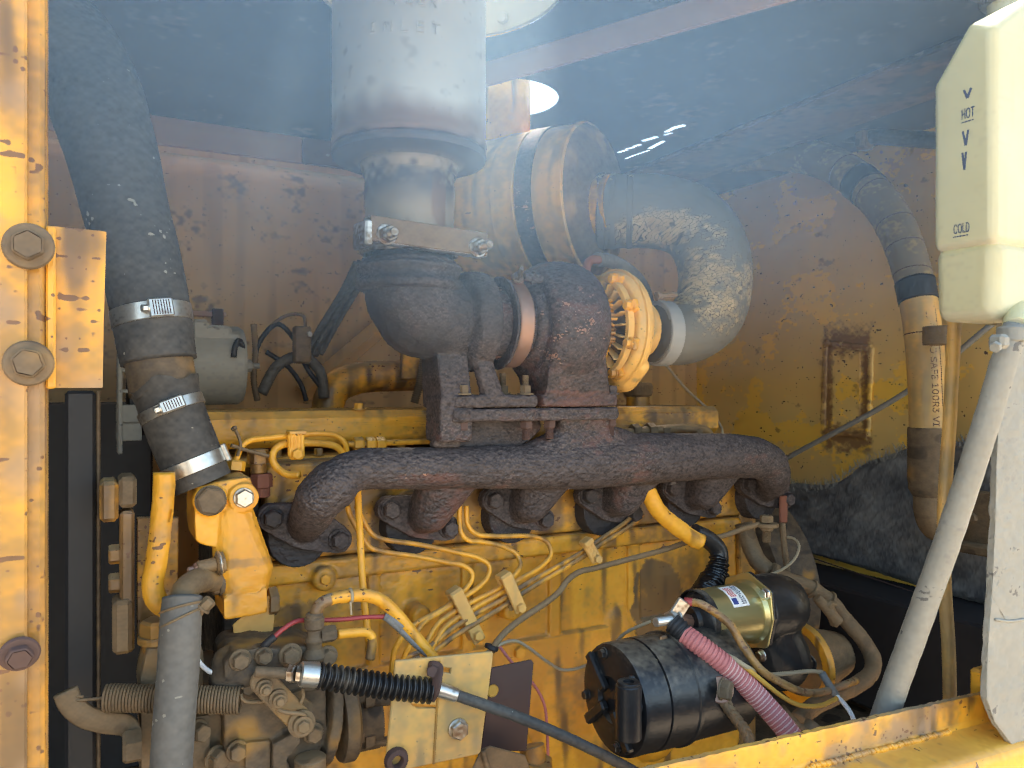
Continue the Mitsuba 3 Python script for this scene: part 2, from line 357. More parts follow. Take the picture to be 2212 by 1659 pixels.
for key, col, ro, me in (('copper', (.30, .18, .13), .45, .6), ('gold', (.50, .43, .20), .30, .8), ('aluminium', (.34, .32, .28), .5, .35), ('chrome', (.72, .72, .72), .22, 1.),
                         ('red', (.30, .045, .045), .5, 0), ('pink', (.46, .155, .145), .6, 0), ('pinkdust', (.62, .40, .36), .8, 0), ('dark', (.012, .012, .014), .7, 0), ('ink', (.05, .06, .10), .7, 0),
                         ('white', (.78, .76, .72), .5, 0), ('lightgrey', (.30, .295, .275), .55, .2), ('cream', (.46, .40, .235), .5, 0), ('flag_red', (.60, .12, .10), .5, 0), ('flag_blue', (.04, .06, .22), .5, 0),
                         ('tan', (.34, .27, .17), .7, 0), ('grease', (.008, .008, .009), .12, 0), ('rust', (.38, .23, .165), .8, 0), ('redrust', (.20, .075, .045), .8, 0), ('darkrust', (.075, .042, .034), .75, 0), ('ochre', (.48, .27, .04), .6, 0),
                         ('greyhose', (.17, .165, .15), .6, 0), ('charcoal', (.018, .018, .020), .6, 0)):
    pr(key, col, ro, me)
# ================================================================ THE PLACE: ground, bay walls, roof, frame
G0, G1 = np.array([-2.6, -3.2, -1.62]), np.array([4.4, 3.6, 1.30])
add('ground', rbox([.9, .2, -1.57], [6.6, 6.4, .06], .01), 'dirt'); labels['ground'] = {'label': 'dry sandy ground below the machine', 'kind': 'structure'}
ROOF = .62
# back wall with a rounded, sunlit top lip
t = thing('back_wall', 'dusty orange sheet wall with dark stains behind the engine', 'wall')
prof = [(0, -.75), (0, .505), (.003, .525), (.010, .543), (.022, .557), (.038, .566), (.050, .568), (.050, .555), (.02, .52), (.015, -.75)]
v = np.array([[x, 2.0 + a, h] for x in np.linspace(-.7, 1.765, 40) for a, h in prof]); n = len(prof); f = []
for i in range(39):
    for k in range(n):
        a, b = i * n + k, i * n + (k + 1) % n; f += [[a, b, b + n], [a, b + n, a + n]]
w = tm(v, f); w.fix_normals(); part(t, 'panel', w, 'wallpaint', 30, (.3, 0.))
part(t, 'upstand', rbox([.53, 2.115, .45], [2.5, .01, .36], .001), 'wallpaint', False, (.3, 0))
part(t, 'ledge_strip', rbox(PY(440, 678, 1.99), [.10, .016, .012], .002), 'rust')
part(t, 'ledge_bracket', rbox(PY(470, 690, 1.985), [.025, .02, .05], .002), 'darkrust')
part(t, 'brace', sweep(np.array([PY(655, 850, 1.97), PY(830, 700, 1.97)]), .024, 4, flat=(1, .5)), 'wallpaint', False, (0, .3))
# right hand wall
t = thing('side_wall', 'peeling tan and yellow sheet wall on the right of the engine', 'wall')
part(t, 'panel', rbox([1.765, 1.31, .05], [.03, 1.44, 1.6], .002), 'sidewallpaint')
XW = 1.75
def wl(px, py, out=.0): return PX(px, py, XW - out)
fr = [(1783, 742), (1882, 752), (1874, 944), (1778, 930)]
for a, b in ((0, 1), (1, 2), (2, 3), (3, 0)):
    P = np.linspace(wl(*fr[a], .004), wl(*fr[b], .004), 40); jit = meshkit.noise(P * 90, a) * .004
    part(t, 'frame_strip', bumpy(sweep(P, .0065 + jit, 10, flat=(.5, 1), up=[1, 0, 0]), .003, 130, a), 'sidewallpaint', True)
part(t, 'cover_plate', rbox((wl(1829, 760) + wl(1829, 925)) / 2 + np.array([-.001, 0, 0]), [.004, .085, .20], .001), 'sidewallpaint')
# quilted insulation mat: upper edge torn, tufted
rg = np.random.default_rng(5)
up = [(1500, 1120), (1600, 1075), (1700, 1045), (1760, 1048), (1800, 1042), (1835, 1020), (1860, 1000), (1905, 985), (1965, 965), (2060, 955), (2212, 940)]
lo = [(1500, 1110), (1700, 1185), (1850, 1228), (2000, 1276), (2130, 1318), (2212, 1345)]
pu = curve([PX(a, b, 1.725) for a, b in up], .004); pl = [PX(a, b, 1.725) for a, b in lo]
o = np.argsort(-pu[:, 1]); pu = pu[o]; ql = np.array(sorted(pl, key=lambda q: -q[1]))
zl = np.interp(-pu[:, 1], -ql[:, 1], ql[:, 2]); rows = 60; V = []
for k in range(rows + 1):
    a = k / rows; th = .028 * math.sin(min(1, min(a, 1 - a) * 14) * math.pi / 2) + .002
    V.append(np.stack([np.full(len(pu), 1.748 - th), pu[:, 1], zl + (pu[:, 2] - zl) * a], 1))
V = np.array(V).reshape(-1, 3); q = len(pu); V[:, 0] -= .010 * (meshkit.fbm(V * 70, 3, 3) - .3); i, j = np.meshgrid(np.arange(rows), np.arange(q - 1), indexing='ij'); i, j = i.ravel(), j.ravel()
F_ = np.vstack([np.stack([i * q + j, i * q + j + 1, (i + 1) * q + j + 1], 1), np.stack([i * q + j, (i + 1) * q + j + 1, (i + 1) * q + j], 1)])
mt = thing('insulation_mat', 'black fibrous insulation mat with a torn grey edge on the right wall', 'insulation mat')
part(mt, 'mat', tm(V, F_), 'mat', True)
tuft_v, tuft_f = [], []
for k in range(900):
    b = pu[rg.integers(len(pu))] + np.array([-.02 * rg.random(), 0, -.02 * rg.random()]); d = np.array([-.3 * rg.random(), rg.normal(0, .5), .6 + .7 * rg.random()]); d *= (.012 + .016 * rg.random()) / np.linalg.norm(d)
    s = np.array([0, .0011, 0]); n0 = len(tuft_v); tuft_v += [b - s, b + s, b + d, b + np.array([-.0012, 0, 0])]; tuft_f += [[n0, n0 + 1, n0 + 2], [n0, n0 + 3, n0 + 2], [n0 + 1, n0 + 3, n0 + 2]]
k = part(mt, 'fibre_edge', tm(tuft_v, tuft_f), 'greyhose', False); labels[k] = {'label': 'frayed grey fibres along the torn edge', 'kind': 'stuff'}
part(mt, 'edge_trim', sweep(np.array([ql[0] + [-.03, 0, -.004], ql[-1] + [-.03, 0, -.004]]), .0018, 8), 'darkrust')
# bay floor and dark inner plates
solo('floor_pan', 'dark oily floor pan under the engine', 'floor pan', rbox([.6, 1.38, -.76], [2.7, 1.30, .02], .002), 'dusty', uv=(.1, 0))
solo('radiator_core', 'dark radiator block at the left end of the bay', 'radiator', rbox([-.42, 1.35, -.08], [.12, 1.28, 1.34], .004), 'charcoal')

# roof panel with the two round openings and a torn seam
import shapely.geometry as sg
MUF = np.array([.4215, 1.12]); HC = np.array([.465, 1.115]); AIRIN = PD(1082, 300, 1.67)[:2]
P = sg.box(-.70, .70, 1.78, 1.968)
holes = [sg.Point(*HC).buffer(.195, 48), sg.Point(*(AIRIN + np.array([.012, .0]))).buffer(.112, 40)]
slits = []
for a, b, w_ in (((1338, 329), (1352, 325), .006), ((1354, 322), (1368, 319), .005), ((1372, 316), (1382, 313), .006), ((1392, 304), (1416, 297), .007), ((1352, 343), (1372, 335), .004), ((1376, 334), (1402, 325), .004), ((1404, 321), (1432, 306), .006), ((1440, 285), (1452, 279), .006), ((1456, 277), (1474, 272), .008), ((1436, 292), (1450, 288), .004)):
    slits.append(sg.LineString([PZ(*a, ROOF)[:2], PZ(*b, ROOF)[:2]]).buffer(w_ * 1.1))
P = P.difference(sg.MultiPolygon(holes).buffer(0) if False else holes[0]).difference(holes[1])
for s_ in slits: P = P.difference(s_)
P = max(P.geoms, key=lambda g: g.area) if P.geom_type != 'Polygon' else P
t = thing('engine_hood', 'dark rusty sheet hood over the engine bay, pierced by two round openings', 'hood')
part(t, 'sheet', poly_plate(list(P.exterior.coords)[:-1], [0, 0, ROOF + .001], [1, 0, 0], [0, 1, 0], .001, .0001, [list(r.coords)[:-1] for r in P.interiors]), 'roof_steel', False, (.15, .0))
part(t, 'lap_seam', rbox([1.42, 1.31, ROOF - .008], [.18, 1.20, .012], .003), 'roof_steel', False, (.55, .15))
part(t, 'lap_seam', rbox([1.515, 1.31, ROOF - .003], [.10, 1.202, .004], .001), 'roof_steel', False, (.7, .1))
part(t, 'rear_angle', rbox([.10, 1.945, ROOF - .033], [.72, .012, .064], .002), 'rust', False)
part(t, 'rear_angle', rbox([1.10, 1.942, ROOF - .033], [1.30, .012, .064], .002), 'roof_steel', False, (.8, .3))
A, Bq = PZ(1052, 187, .572), PZ(1474, 68, .572); d = (Bq - A) / np.linalg.norm(Bq - A); e0, e1 = A - d * .30, Bq + d * .33
part(t, 'brace', rbox((e0 + e1) / 2 + [0, 0, .023], [.008, np.linalg.norm(e1 - e0), .046], .0015, np.stack([np.cross(d, [0, 0, 1]), d, [0, 0, 1]], 1)), 'rust', False, label='rusty flat brace under the hood sheet')
part(t, 'collar', ring([*HC, ROOF + .055], [0, 0, 1], .197, .201, .10, 72), 'cream', 30, label='pale cream collar round the larger opening')
part(t, 'collar_band', ring([*HC, ROOF + .024], [0, 0, 1], .1935, .1968, .036, 72), 'cream', 30)
qb = PZ(1097, 42, ROOF + .03)[:2] - HC
for a in (math.atan2(qb[1], qb[0]), 2.6, 4.2):
    u = np.array([math.cos(a), math.sin(a), 0]); part(t, 'collar_bolt', hexbolt(np.array([*HC, ROOF + .026]) + u * .1935, -u, .018, .008), 'cream')
part(t, 'rear_sheet', rbox([.54, 2.105, ROOF + .006], [2.5, .205, .006], .001), 'roof_steel', False, (.3, 0))
part(t, 'front_rail', rbox([.54, .705, ROOF - .02], [2.5, .014, .05], .003), 'roof_steel', False, (.5, .2))

# left post with bracket plate and bolts
POST = .66
def pp(a, b): return PY(a, b, POST)
t = thing('door_post', 'scuffed yellow steel post with rusty bolts at the left edge', 'post')
x1 = pp(96, 800)[0]
part(t, 'column', rbox([x1 - .045, POST + .03, -.1], [.09, .06, 1.5], .003), 'sheet', False, (.66, .60))
part(t, 'column_lip', rbox([pp(60, 0)[0] - .05, POST - .0055, -.1], [.10, .007, 1.49], .002), 'sheet', False, (.62, .58))
bp = slabY([(99, 487), (230, 500), (224, 700), (222, 838), (97, 838)], POST + .014, .012, .0015, .001)
part(t, 'bracket_plate', bp, 'sheet', False, (.50, .62))
part(t, 'bracket_rib', rbox(PY(110, 665, POST + .006), [.006, .010, .118], .002), 'sheet', False, (.4, .4))
for k, (a, b, r) in enumerate(((62, 533, 50), (62, 785, 49), (42, 1410, 40))):
    p = PY(a, b, POST - .009); R_ = rad(r, p); dirn = [0, -1, 0] if k < 2 else [.1, -1, -.25]
    bt = part(t, 'bolt', lathe([(0, 0), (R_ * .96, 0), (R_, R_ * .12), (R_ * .93, R_ * .26), (R_ * .74, R_ * .32), (0, R_ * .32)], p, dirn, 40), 'darkrust' if k == 2 else 'dusty', 40, (.45, .25), label='rust-brown bolt washer')
    dn_ = np.array(dirn, float) / np.linalg.norm(dirn); hx = hexbolt(p + dn_ * R_ * .30, dn_, R_ * 1.18, R_ * .46, rot=.3 * k); part(bt, 'head', bumpy(soften(tm(*trimesh.remesh.subdivide_to_size(hx.vertices, hx.faces, R_ * .12)), 6), .0006, 120, k), 'darkrust' if k == 2 else 'dusty', True, (.35, .3))

# sill along the bottom right
t = thing('door_sill', 'bright yellow sill of the bay opening with a rough weld bead', 'sill')
SY = .70
za, zb = PY(1475, 1643, SY), PY(2128, 1496, SY); u = (zb - za) / np.linalg.norm(zb - za); L = np.linalg.norm(zb - za)
def sill(s, y, dz): return za + u * s + np.array([0, y - SY, dz])
secs = [(.006, .0), (-.001, -.0005), (-.002, -.004), (-.002, -.034), (-.006, -.041), (-.018, -.045), (-.050, -.048), (-.062, -.053), (-.068, -.064), (-.070, -.16), (.006, -.16)]
xs = np.linspace(-.40, L + .004, 240); rgs = np.random.default_rng(8)
V = np.array([[sill(s, SY + a, h) for a, h in secs] for s in xs]); jag = (meshkit.noise(np.stack([xs * 160, xs * 0, xs * 0], 1), 2) - .5) * .0016
V[:, 0, 2] += jag; V[:, 1, 2] += jag; V = V.reshape(-1, 3); m = len(secs); f = []
for i in range(len(xs) - 1):
    for k in range(m):
        a, b = i * m + k, i * m + (k + 1) % m; f += [[a, b, b + m], [a, b + m, a + m]]
w = tm(V, f); w.fix_normals()
part(t, 'flanged_beam', w, 'yellow', 40, lambda v: np.stack([np.clip(.04 + .20 * (v[:, 2] > -.474) + .45 * (v[:, 2] > -.478) * np.clip((v[:, 0] - .85) * 6, 0, 1), 0, .95), .28 + .4 * (v[:, 2] > -.474)], 1))
bl = []
for k in range(64):
    s = L * (.34 + .50 * k / 64); p = sill(s, SY - .0075, -.0405); bl.append(tm(*(lambda q: (q.vertices * [.0045, .0036, .0030] @ frame(u + [0, 0, .5]).T + p + rgs.normal(0, .0006, 3), q.faces))(trimesh.creation.icosphere(2))))
k = part(t, 'weld_bead', join(*bl), 'sheet', True, (.25, .3), label='rough weld bead'); labels[k]['kind'] = 'stuff'
part(t, 'end_post', rbox(sill(L + .05, SY - .01, -.10), [.09, .075, .26], .004), 'yellow', False, (.3, .25))
# right pillar
t = thing('corner_pillar', 'whitish grey rough painted pillar at the right edge under the plastic tank', 'pillar')
pe = [(2166, 690), (2164, 760), (2158, 900), (2153, 1010), (2151, 1120), (2147, 1200), (2143, 1290), (2137, 1360), (2133, 1440), (2132, 1510), (2150, 1562), (2180, 1600), (2212, 1640), (2420, 1760), (2420, 690)]
PYL = .645
q = round_poly(np.array([PY(a, b, PYL) for a, b in pe])[:, [0, 2]], .002)
g = madd(poly_plate(q, [0, PYL, 0], [1, 0, 0], [0, 0, 1], .009, .002)).refine_to_length(.005).to_mesh(); g = tm(g.vert_properties[:, :3], g.tri_verts); g.merge_vertices()
part(t, 'column', bumpy(soften(g, 2), .0022, 55, 4), 'pillar_paint', True)
part(t, 'seam_bead', pipe([PY(2150, 1338, PYL - .001), PY(2180, 1342, PYL - .001), PY(2212, 1338, PYL - .001)], .0018), 'pillar_paint', True)
# grey bracket on the right wall behind the hoses
t = thing('wall_bracket', 'dark grey bracket bolted to the right wall behind the drain hose', 'bracket')
b0 = PX(2105, 1120, 1.66); part(t, 'plate', rbox(b0, [.02, .12, .12], .003), 'dusty', False, (.35, 0))
part(t, 'foot', rbox(PX(2100, 1182, 1.645) , [.06, .12, .02], .004), 'dusty', False, (.4, 0))
part(t, 'bolt', hexbolt(PX(2103, 1118, 1.648), [-1, 0, 0], .018, .01), 'dusty', False, (.4, 0))

# ---------------------------------------------------------------- smoke gathered under the hood
nz, ny, nx = 44, 52, 52
zz, yy, xx = np.meshgrid(np.linspace(G0[2], G1[2], nz), np.linspace(G0[1], G1[1], ny), np.linspace(G0[0], G1[0], nx), indexing='ij')
ss = lambda a, b, x: (lambda q: q * q * (3 - 2 * q))(np.clip((x - a) / (b - a), 0, 1))
den = ss(.0, .42, zz) * ss(.80, .62, zz) * ss(.52, .74, yy) * ss(1.20, .95, yy) * ss(-.9, -.4, xx) * ss(2.1, 1.7, xx) * (.28 + .72 * ss(1.25, .55, xx))
scene['smoke_medium'] = {'type': 'heterogeneous', 'albedo': {'type': 'constvolume', 'value': {'type': 'rgb', 'value': [.47, .72, .985]}}, 'scale': 1.35,
                         'sigma_t': {'type': 'gridvolume', 'grid': mi.VolumeGrid(den.astype(np.float32)[..., None]), 'to_world': T().translate(G0.tolist()).scale((G1 - G0).tolist())}}
scene['haze'] = {'type': 'cube', 'to_world': T().translate(((G0 + G1) / 2).tolist()).scale(((G1 - G0) / 2).tolist()), 'bsdf': {'type': 'null'}, 'interior': {'type': 'ref', 'id': 'smoke_medium'}}
labels['haze'] = {'label': 'thin blue smoke gathered under the hood', 'kind': 'stuff'}
# ================================================================ THE ENGINE: block, head, cover, manifold, turbo, exhaust, air intake
X_, Y_, Z_ = np.array([1., 0, 0]), np.array([0, 1., 0]), np.array([0, 0, 1.])
def bx(x0, x1, y0, y1, z0, z1, b=.003):
    return rbox([(x0 + x1) / 2, (y0 + y1) / 2, (z0 + z1) / 2], [x1 - x0, y1 - y0, z1 - z0], b)
YB = 1.235
def zof(px, py, y): return PY(px, py, y)[2]
xL, xR = PY(560, 1200, YB)[0], PY(1592, 1200, YB)[0]
eng = thing('engine', 'yellow six cylinder diesel engine block with ribbed side and long rocker cover', 'engine')
zl1 = zof(737, 1250, YB - .012); zs = zof(1020, 1173, YB - .012); zp = zof(1100, 1384, YB)
ribs = []
for px0, px1 in ((795, 822), (998, 1024), (1187, 1212), (1358, 1384)):
    a, b = PY(px0, 1300, YB - .008)[0], PY(px1, 1300, YB - .008)[0]; ribs.append(bx(a, b, YB - .009, YB + .05, zp - .02, zl1 + .01, .003))
yb = cast(bx(xL, xR, YB, 1.50, -.74, zl1), bx(xL, xR, YB - .016, 1.50, zl1, zs - .0015, .004), bx(xL, xR, YB - .010, 1.5, -.74, zp, .004), *ribs,
          cyl(PY(703, 1252, YB - .03), PY(703, 1252, YB - .03) + Y_ * .06, .019), cyl(PY(913, 1333, YB - .045), PY(913, 1333, YB - .045) + Y_ * .06, .0165), cyl(PY(1108, 1322, YB - .045), PY(1108, 1322, YB - .045) + Y_ * .06, .0165),
          mcap(np.array([xL + .34, YB + .01, -.50]), np.array([xL + .42, YB + .02, -.64]), .05, .06), mcap(np.array([xL + .66, YB + .03, -.44]), np.array([xL + .74, YB + .02, -.66]), .045, .07), e=.0065, it=7, amp=.0012, freq=60)
def blk_uv(v):
    d = .24 + .22 * meshkit.fbm(v * 9, 3, 1); bare = PY(1415, 1300, YB); r = np.linalg.norm((v - bare) * [1, .2, .8], axis=1)
    d = np.where(r < .055 + .02 * meshkit.noise(v * 45, 3), .9, d); d = d + .35 * np.clip((xL + .22 - v[:, 0]) / .2, 0, 1) * (v[:, 2] < -.33)
    d = d + .25 * (v[:, 2] > zl1) * meshkit.noise(v * [30, 30, 5], 7)
    return np.stack([np.clip(d, 0, 1), .12 + .25 * (v[:, 2] > zl1 - .02)], 1)
part(eng, 'block', yb, 'yellow', True, blk_uv)
zh0, zh1 = zs + .0015, zof(1000, 985, 1.21)
hd = cast(bx(xL + .005, xR + .01, 1.222, 1.50, zh0, zh1 - .0, .004), *[cyl([x, 1.20, zof(600, 1135, 1.19)], [x, 1.25, zof(600, 1135, 1.19)], .036) for x in [PY(a, 1100, 1.2)[0] for a in (660, 905, 1120, 1318, 1493, 1650)]], e=.0075, it=6, amp=.0011, freq=60, seed=2)
part(eng, 'cylinder_head', hd, 'yellow', True, lambda v: np.stack([.45 + .5 * meshkit.fbm(v * 12, 3, 9), np.full(len(v), .55)], 1), label='heat-stained yellow cylinder head')
yc = 1.30; zc1 = zof(600, 889, yc); zc0 = zof(600, 992, yc); xc0, xc1 = .12, PY(1560, 900, yc)[0]
cv = cast(bx(xc0, xc1, yc, 1.55, zc0 + .018, zc1, .012), bx(xc0 - .012, xc1 + .012, yc - .014, 1.56, zc0 - .01, zc0 + .004, .003), e=.008, it=6, amp=.0006, freq=30, seed=4)
part(eng, 'rocker_cover', cv, 'yellow', True, lambda v: np.stack([.46 + .5 * (meshkit.noise(v * 10, 3) - .5) + .3 * (v[:, 0] > 1.0), np.full(len(v), .22)], 1), label='dirty yellow rocker cover along the top')
for px, py in ((775, 888), (985, 876), (1480, 905)):
    part(eng, 'cover_bolt', hexbolt(PY(px, py + 3, yc + .012) + Z_ * .004, [0, 0, 1], .014, .010, (.012, .002)), 'yellow', False, (.6, .3))
for px in range(600, 1580, 90):
    p = PY(px, 970, yc - .012); part(eng, 'flange_bolt', hexbolt([p[0], yc - .006, zc0 + .004], [0, 0, 1], .013, .010, (.010, .002)), 'yellow', False, (.7, .4))
part(eng, 'core_plug', hexbolt(PY(703, 1252, YB - .033), [0, -1, 0], .014, .003, None), 'yellow', False, (.4, .2))
part(eng, 'side_bolt', hexbolt(PY(1120, 1408, YB - .008), [0, -1, 0], .020, .008, (.014, .002)), 'yellow', False, (.15, .1))
part(eng, 'end_plate', bx(xR - .002, xR + .045, 1.225, 1.52, -.74, zs + .05, .003), 'yellow', False, (.75, .4), label='brown-stained plate at the rear end of the block')
part(eng, 'flywheel_housing', lathe([(0, 0), (.19, 0), (.23, .02), (.24, .12), (0, .12)], [xR + .045, 1.40, -.45], X_, 56), 'dusty', 40, (.03, 0))
part(eng, 'front_plate', bx(xL - .055, xL - .003, 1.22, 1.52, -.74, zh1 - .04, .003), 'dusty', False, (.08, .05), label='oil-black plate at the front end of the block')

# --- exhaust manifold
man = thing('exhaust_manifold', 'purple-brown rusty cast exhaust manifold bolted along the engine head', 'exhaust manifold')
YM, YF = 1.10, 1.188
pr_ = [((587, 1119), (732, 1166)), ((842, 1101), (968, 1141)), ((1065, 1080), (1175, 1122)), ((1269, 1070), (1367, 1109)), ((1449, 1055), (1538, 1097)), ((1615, 1046), (1697, 1078))]
zlog = PY(1000, 1014, YM)[2]
log_px = [(720, 1048), (748, 1022), (790, 1012), (850, 1012), (1000, 1010), (1150, 1008), (1250, 1000), (1400, 990), (1500, 986), (1580, 984), (1630, 988), (1660, 1000)]
Lp = [PY(a, b, YM) for a, b in log_px]; Lr = [.029, .0295, .030, .0305, .032, .036, .044, .0445, .042, .041, .0395, .036]
pieces = [mchain(Lp, Lr)]
for k, (a, b) in enumerate(pr_):
    A, Bp = PY(*a, YF - .010), PY(*b, YF - .010); c = (A + Bp) / 2; pad = []
    for q in (A, Bp): pad.append(m3.Manifold.cylinder(.020, .0205, .0205, 24).rotate([-90, 0, 0]).translate([float(q[0]), float(YF - .012), float(q[2])]))
    mid = m3.Manifold.cylinder(.020, .034, .034, 28).rotate([-90, 0, 0]).translate([float(c[0]), float(YF - .012), float(c[2] + .004)])
    pieces.append(m3.Manifold.batch_hull([pad[0], pad[1], mid]))
    # runner from the log to the port
    if k == 0: top = [PY(676, 1105, 1.13), PY(690, 1075, 1.105), Lp[0]]
    elif k == 5: top = [PY(1672, 1040, 1.13), PY(1668, 1018, 1.105), Lp[-1]]
    elif True:
        xq = c[0] + .006; pieces.append(m3.Manifold.batch_hull([msph([xq, YF - .012, c[2] + .004], .027), msph([xq, 1.145, c[2] + .012], .029), msph([xq - .004, YM + .012, zlog - .004], .026), msph([xq + .048, YM + .010, zlog - .004], .026)])); continue
    else:
        x = c[0] + (.020 if k < 3 else -.01); top = [np.array([c[0] + .008, 1.135, c[2] + .012]), np.array([x, 1.125, (c[2] + zlog) / 2 + .014]), np.array([x + (.014 if k < 3 else -.014), YM + .004, zlog + .006])]
    pieces.append(mchain([np.array([c[0], YF, c[2] + .004])] + top, [.027, .031, .034, .036]))
# riser to the turbo flange
rc = PY(1250, 905, YM); pieces.append(m3.Manifold.batch_hull([msph(PY(1195, 985, YM), .034), msph(PY(1330, 985, YM), .036), msph(PY(1225, 930, YM), .026), msph(PY(1292, 930, YM), .026)]))
pieces.append(m3.Manifold.batch_hull([msph(PY(1140, 1000, YM), .030), msph(PY(1200, 960, YM), .024), msph(PY(1200, 1000, YM), .034)])); pieces.append(m3.Manifold.batch_hull([msph(PY(1385, 985, YM), .032), msph(PY(1330, 955, YM), .026), msph(PY(1330, 990, YM), .034)]))
pieces.append(m3.Manifold.batch_hull([M(bx(PY(1206, 900, YM - .02)[0], PY(1308, 900, YM - .02)[0], YM - .030, YM + .030, rc[2] - .004, rc[2] + .010)), msph(PY(1225, 940, YM), .024), msph(PY(1292, 940, YM), .024)]))
mesh = cast(*pieces, e=.004, it=9, amp=.0011, freq=240, seed=6)
part(man, 'casting', mesh, 'cast', True, lambda v: np.stack([np.clip(.10 + .8 * np.exp(-((v[:, 0] - PY(960, 1040, YM)[0]) / .09) ** 2) * (v[:, 2] < zlog) + .30 * np.exp(-((v[:, 0] - PY(1290, 950, YM)[0]) / .10) ** 2), 0, 1), np.full(len(v), .12)], 1))
for k, (a, b) in enumerate(pr_):
    cq_ = (PY(*a, YF) + PY(*b, YF)) / 2; part(man, 'port_gasket', cyl([cq_[0] - .010, YF + .003, cq_[2] - .012], [cq_[0] - .010, 1.236, cq_[2] - .012], .045, .047), 'cast', 40, (.15, .9))
    for q in (a, b):
        part(man, 'port_bolt', bumpy(hexbolt(PY(*q, YF - .0125), [0, -1, 0], .0235, .013, (.0165, .003), rot=k), .0006, 150, k), 'cast', False, (.25, .5))
part(man, 'heat_tab', rbox(PY(1692, 1100, 1.165), [.020, .006, .055], .002), 'redrust', False, label='reddish rusty tab at the right end')
zf = zof(1150, 881, YM - .04)                                   # joint between the two flange layers
fx0, fx1 = PY(985, 892, YM - .035)[0], PY(1335, 892, YM - .035)[0]; fm0, fm1 = PY(1160, 892, YM - .035)[0], PY(1172, 892, YM - .035)[0]
lowp = cast(bx(fx0, fm0 + .006, YM - .036, YM + .05, zf - .020, zf - .001), bx(fm1 - .008, fx1, YM - .040, YM + .042, zf - .021, zf - .001), *[m3.Manifold.cylinder(.020, .018, .018, 20).translate([float(PY(a, 892, YM - .03)[0]), YM - .022, zf - .0205]) for a in (998, 1140, 1188, 1316)], e=.005, it=5, amp=.0010, freq=170, seed=8)
part(man, 'flange_plate', lowp, 'cast', True, (.3, .1))
webp = cast(slabY([(942, 968), (952, 905), (985, 890), (1165, 890), (1172, 925), (1150, 950), (1120, 968)], YM + .006, .012, .003), slabY([(936, 968), (950, 890), (1000, 890), (996, 968)], YM - .012, .02, .003), e=.005, it=4, amp=.001, freq=170, seed=9)
part(man, 'support_web', webp, 'cast', True, (.15, .35))

# --- exhaust elbow with its support foot
ZT = .1075; YT = 1.12
el = thing('exhaust_elbow', 'dark grey rough cast exhaust elbow on a ribbed support foot', 'exhaust elbow')
xe = PY(885, 600, YT)[0]; xo = PY(1016, 700, YT)[0]; zt0 = zof(885, 545, YT - .05)
Re = .072
arc = [np.array([xe, YT, zt0 - .004]), np.array([xe, YT, zt0 - .03]), np.array([xe + .004, YT, ZT + .035]), np.array([xe + .018, YT, ZT + .012]), np.array([xe + .05, YT, ZT + .002]), np.array([xo - .02, YT, ZT])]
body = madd(mchain(arc[1:], [Re - .005, Re - .001, Re - .001, Re - .007, .056]), cyl(arc[0] - Z_ * .045, arc[0] + Z_ * .0, Re - .002),
            lathe([(0, 0), (Re + .004, 0), (Re + .008, .006), (Re + .008, .012), (Re + .002, .018), (Re + .002, .026), (Re + .007, .030), (Re + .007, .038), (0, .038)], arc[0] - Z_ * .046, Z_, 48),
            lathe([(0, 0), (.050, 0), (.074, .010), (.078, .016), (.078, .044), (.072, .048), (0, .046)], [xo - .026, YT, ZT], X_, 48))
zt1 = zf + .020
leg = [m3.Manifold.batch_hull([M(bx(PY(936, 800, YM)[0], PY(1000, 800, YM)[0], YM - .012, YM + .05, ZT - .075, ZT - .03)), M(bx(PY(938, 870, YM)[0], PY(1004, 870, YM)[0], YM - .030, YM + .05, zf, zf + .014))]),
       bx(fx0, fm0 + .004, YM - .034, YM + .048, zf + .001, zt1), bx(PY(934, 880, YM)[0], fx0 + .03, YM - .03, YM + .03, zf - .05, zt1),
       m3.Manifold.batch_hull([msph(PY(1018, 720, YM - .01), .011), msph(PY(1040, 762, YM - .012), .012), msph(PY(1072, 862, YM - .022), .013), msph(PY(1058, 862, YM - .022), .013)]),
       m3.Manifold.batch_hull([msph(PY(1010, 690, YM), .012), msph(PY(975, 760, YM + .01), .012), msph(PY(1000, 720, YM + .02), .012)])]
part(el, 'casting', cast(body, *leg, e=.004, it=9, amp=.0013, freq=240, seed=11), 'cast', True, lambda v: np.stack([.12 + .25 * (v[:, 2] < .03), .62 - .5 * (v[:, 2] < .02)], 1))
for px, py, sd, yy in ((1000, 852, 0, YM - .022), (1135, 852, .016, YM - .022), (1086, 850, .020, YM + .02)):
    part(el, 'foot_bolt', hexbolt([PY(px, py, yy)[0], yy, zt1], Z_, .0165, .012, (.013, .003), sd, .0055), 'dusty', False, (.35, .1))
def stud(root, px, yy):
    part(root, 'stud', hexbolt([PY(px, 900, yy)[0], yy, zf - .021], -Z_, .018, .012, None, .017, .007), 'darkrust', False)
stud(el, 998, YM - .022); stud(el, 1137, YM - .022)

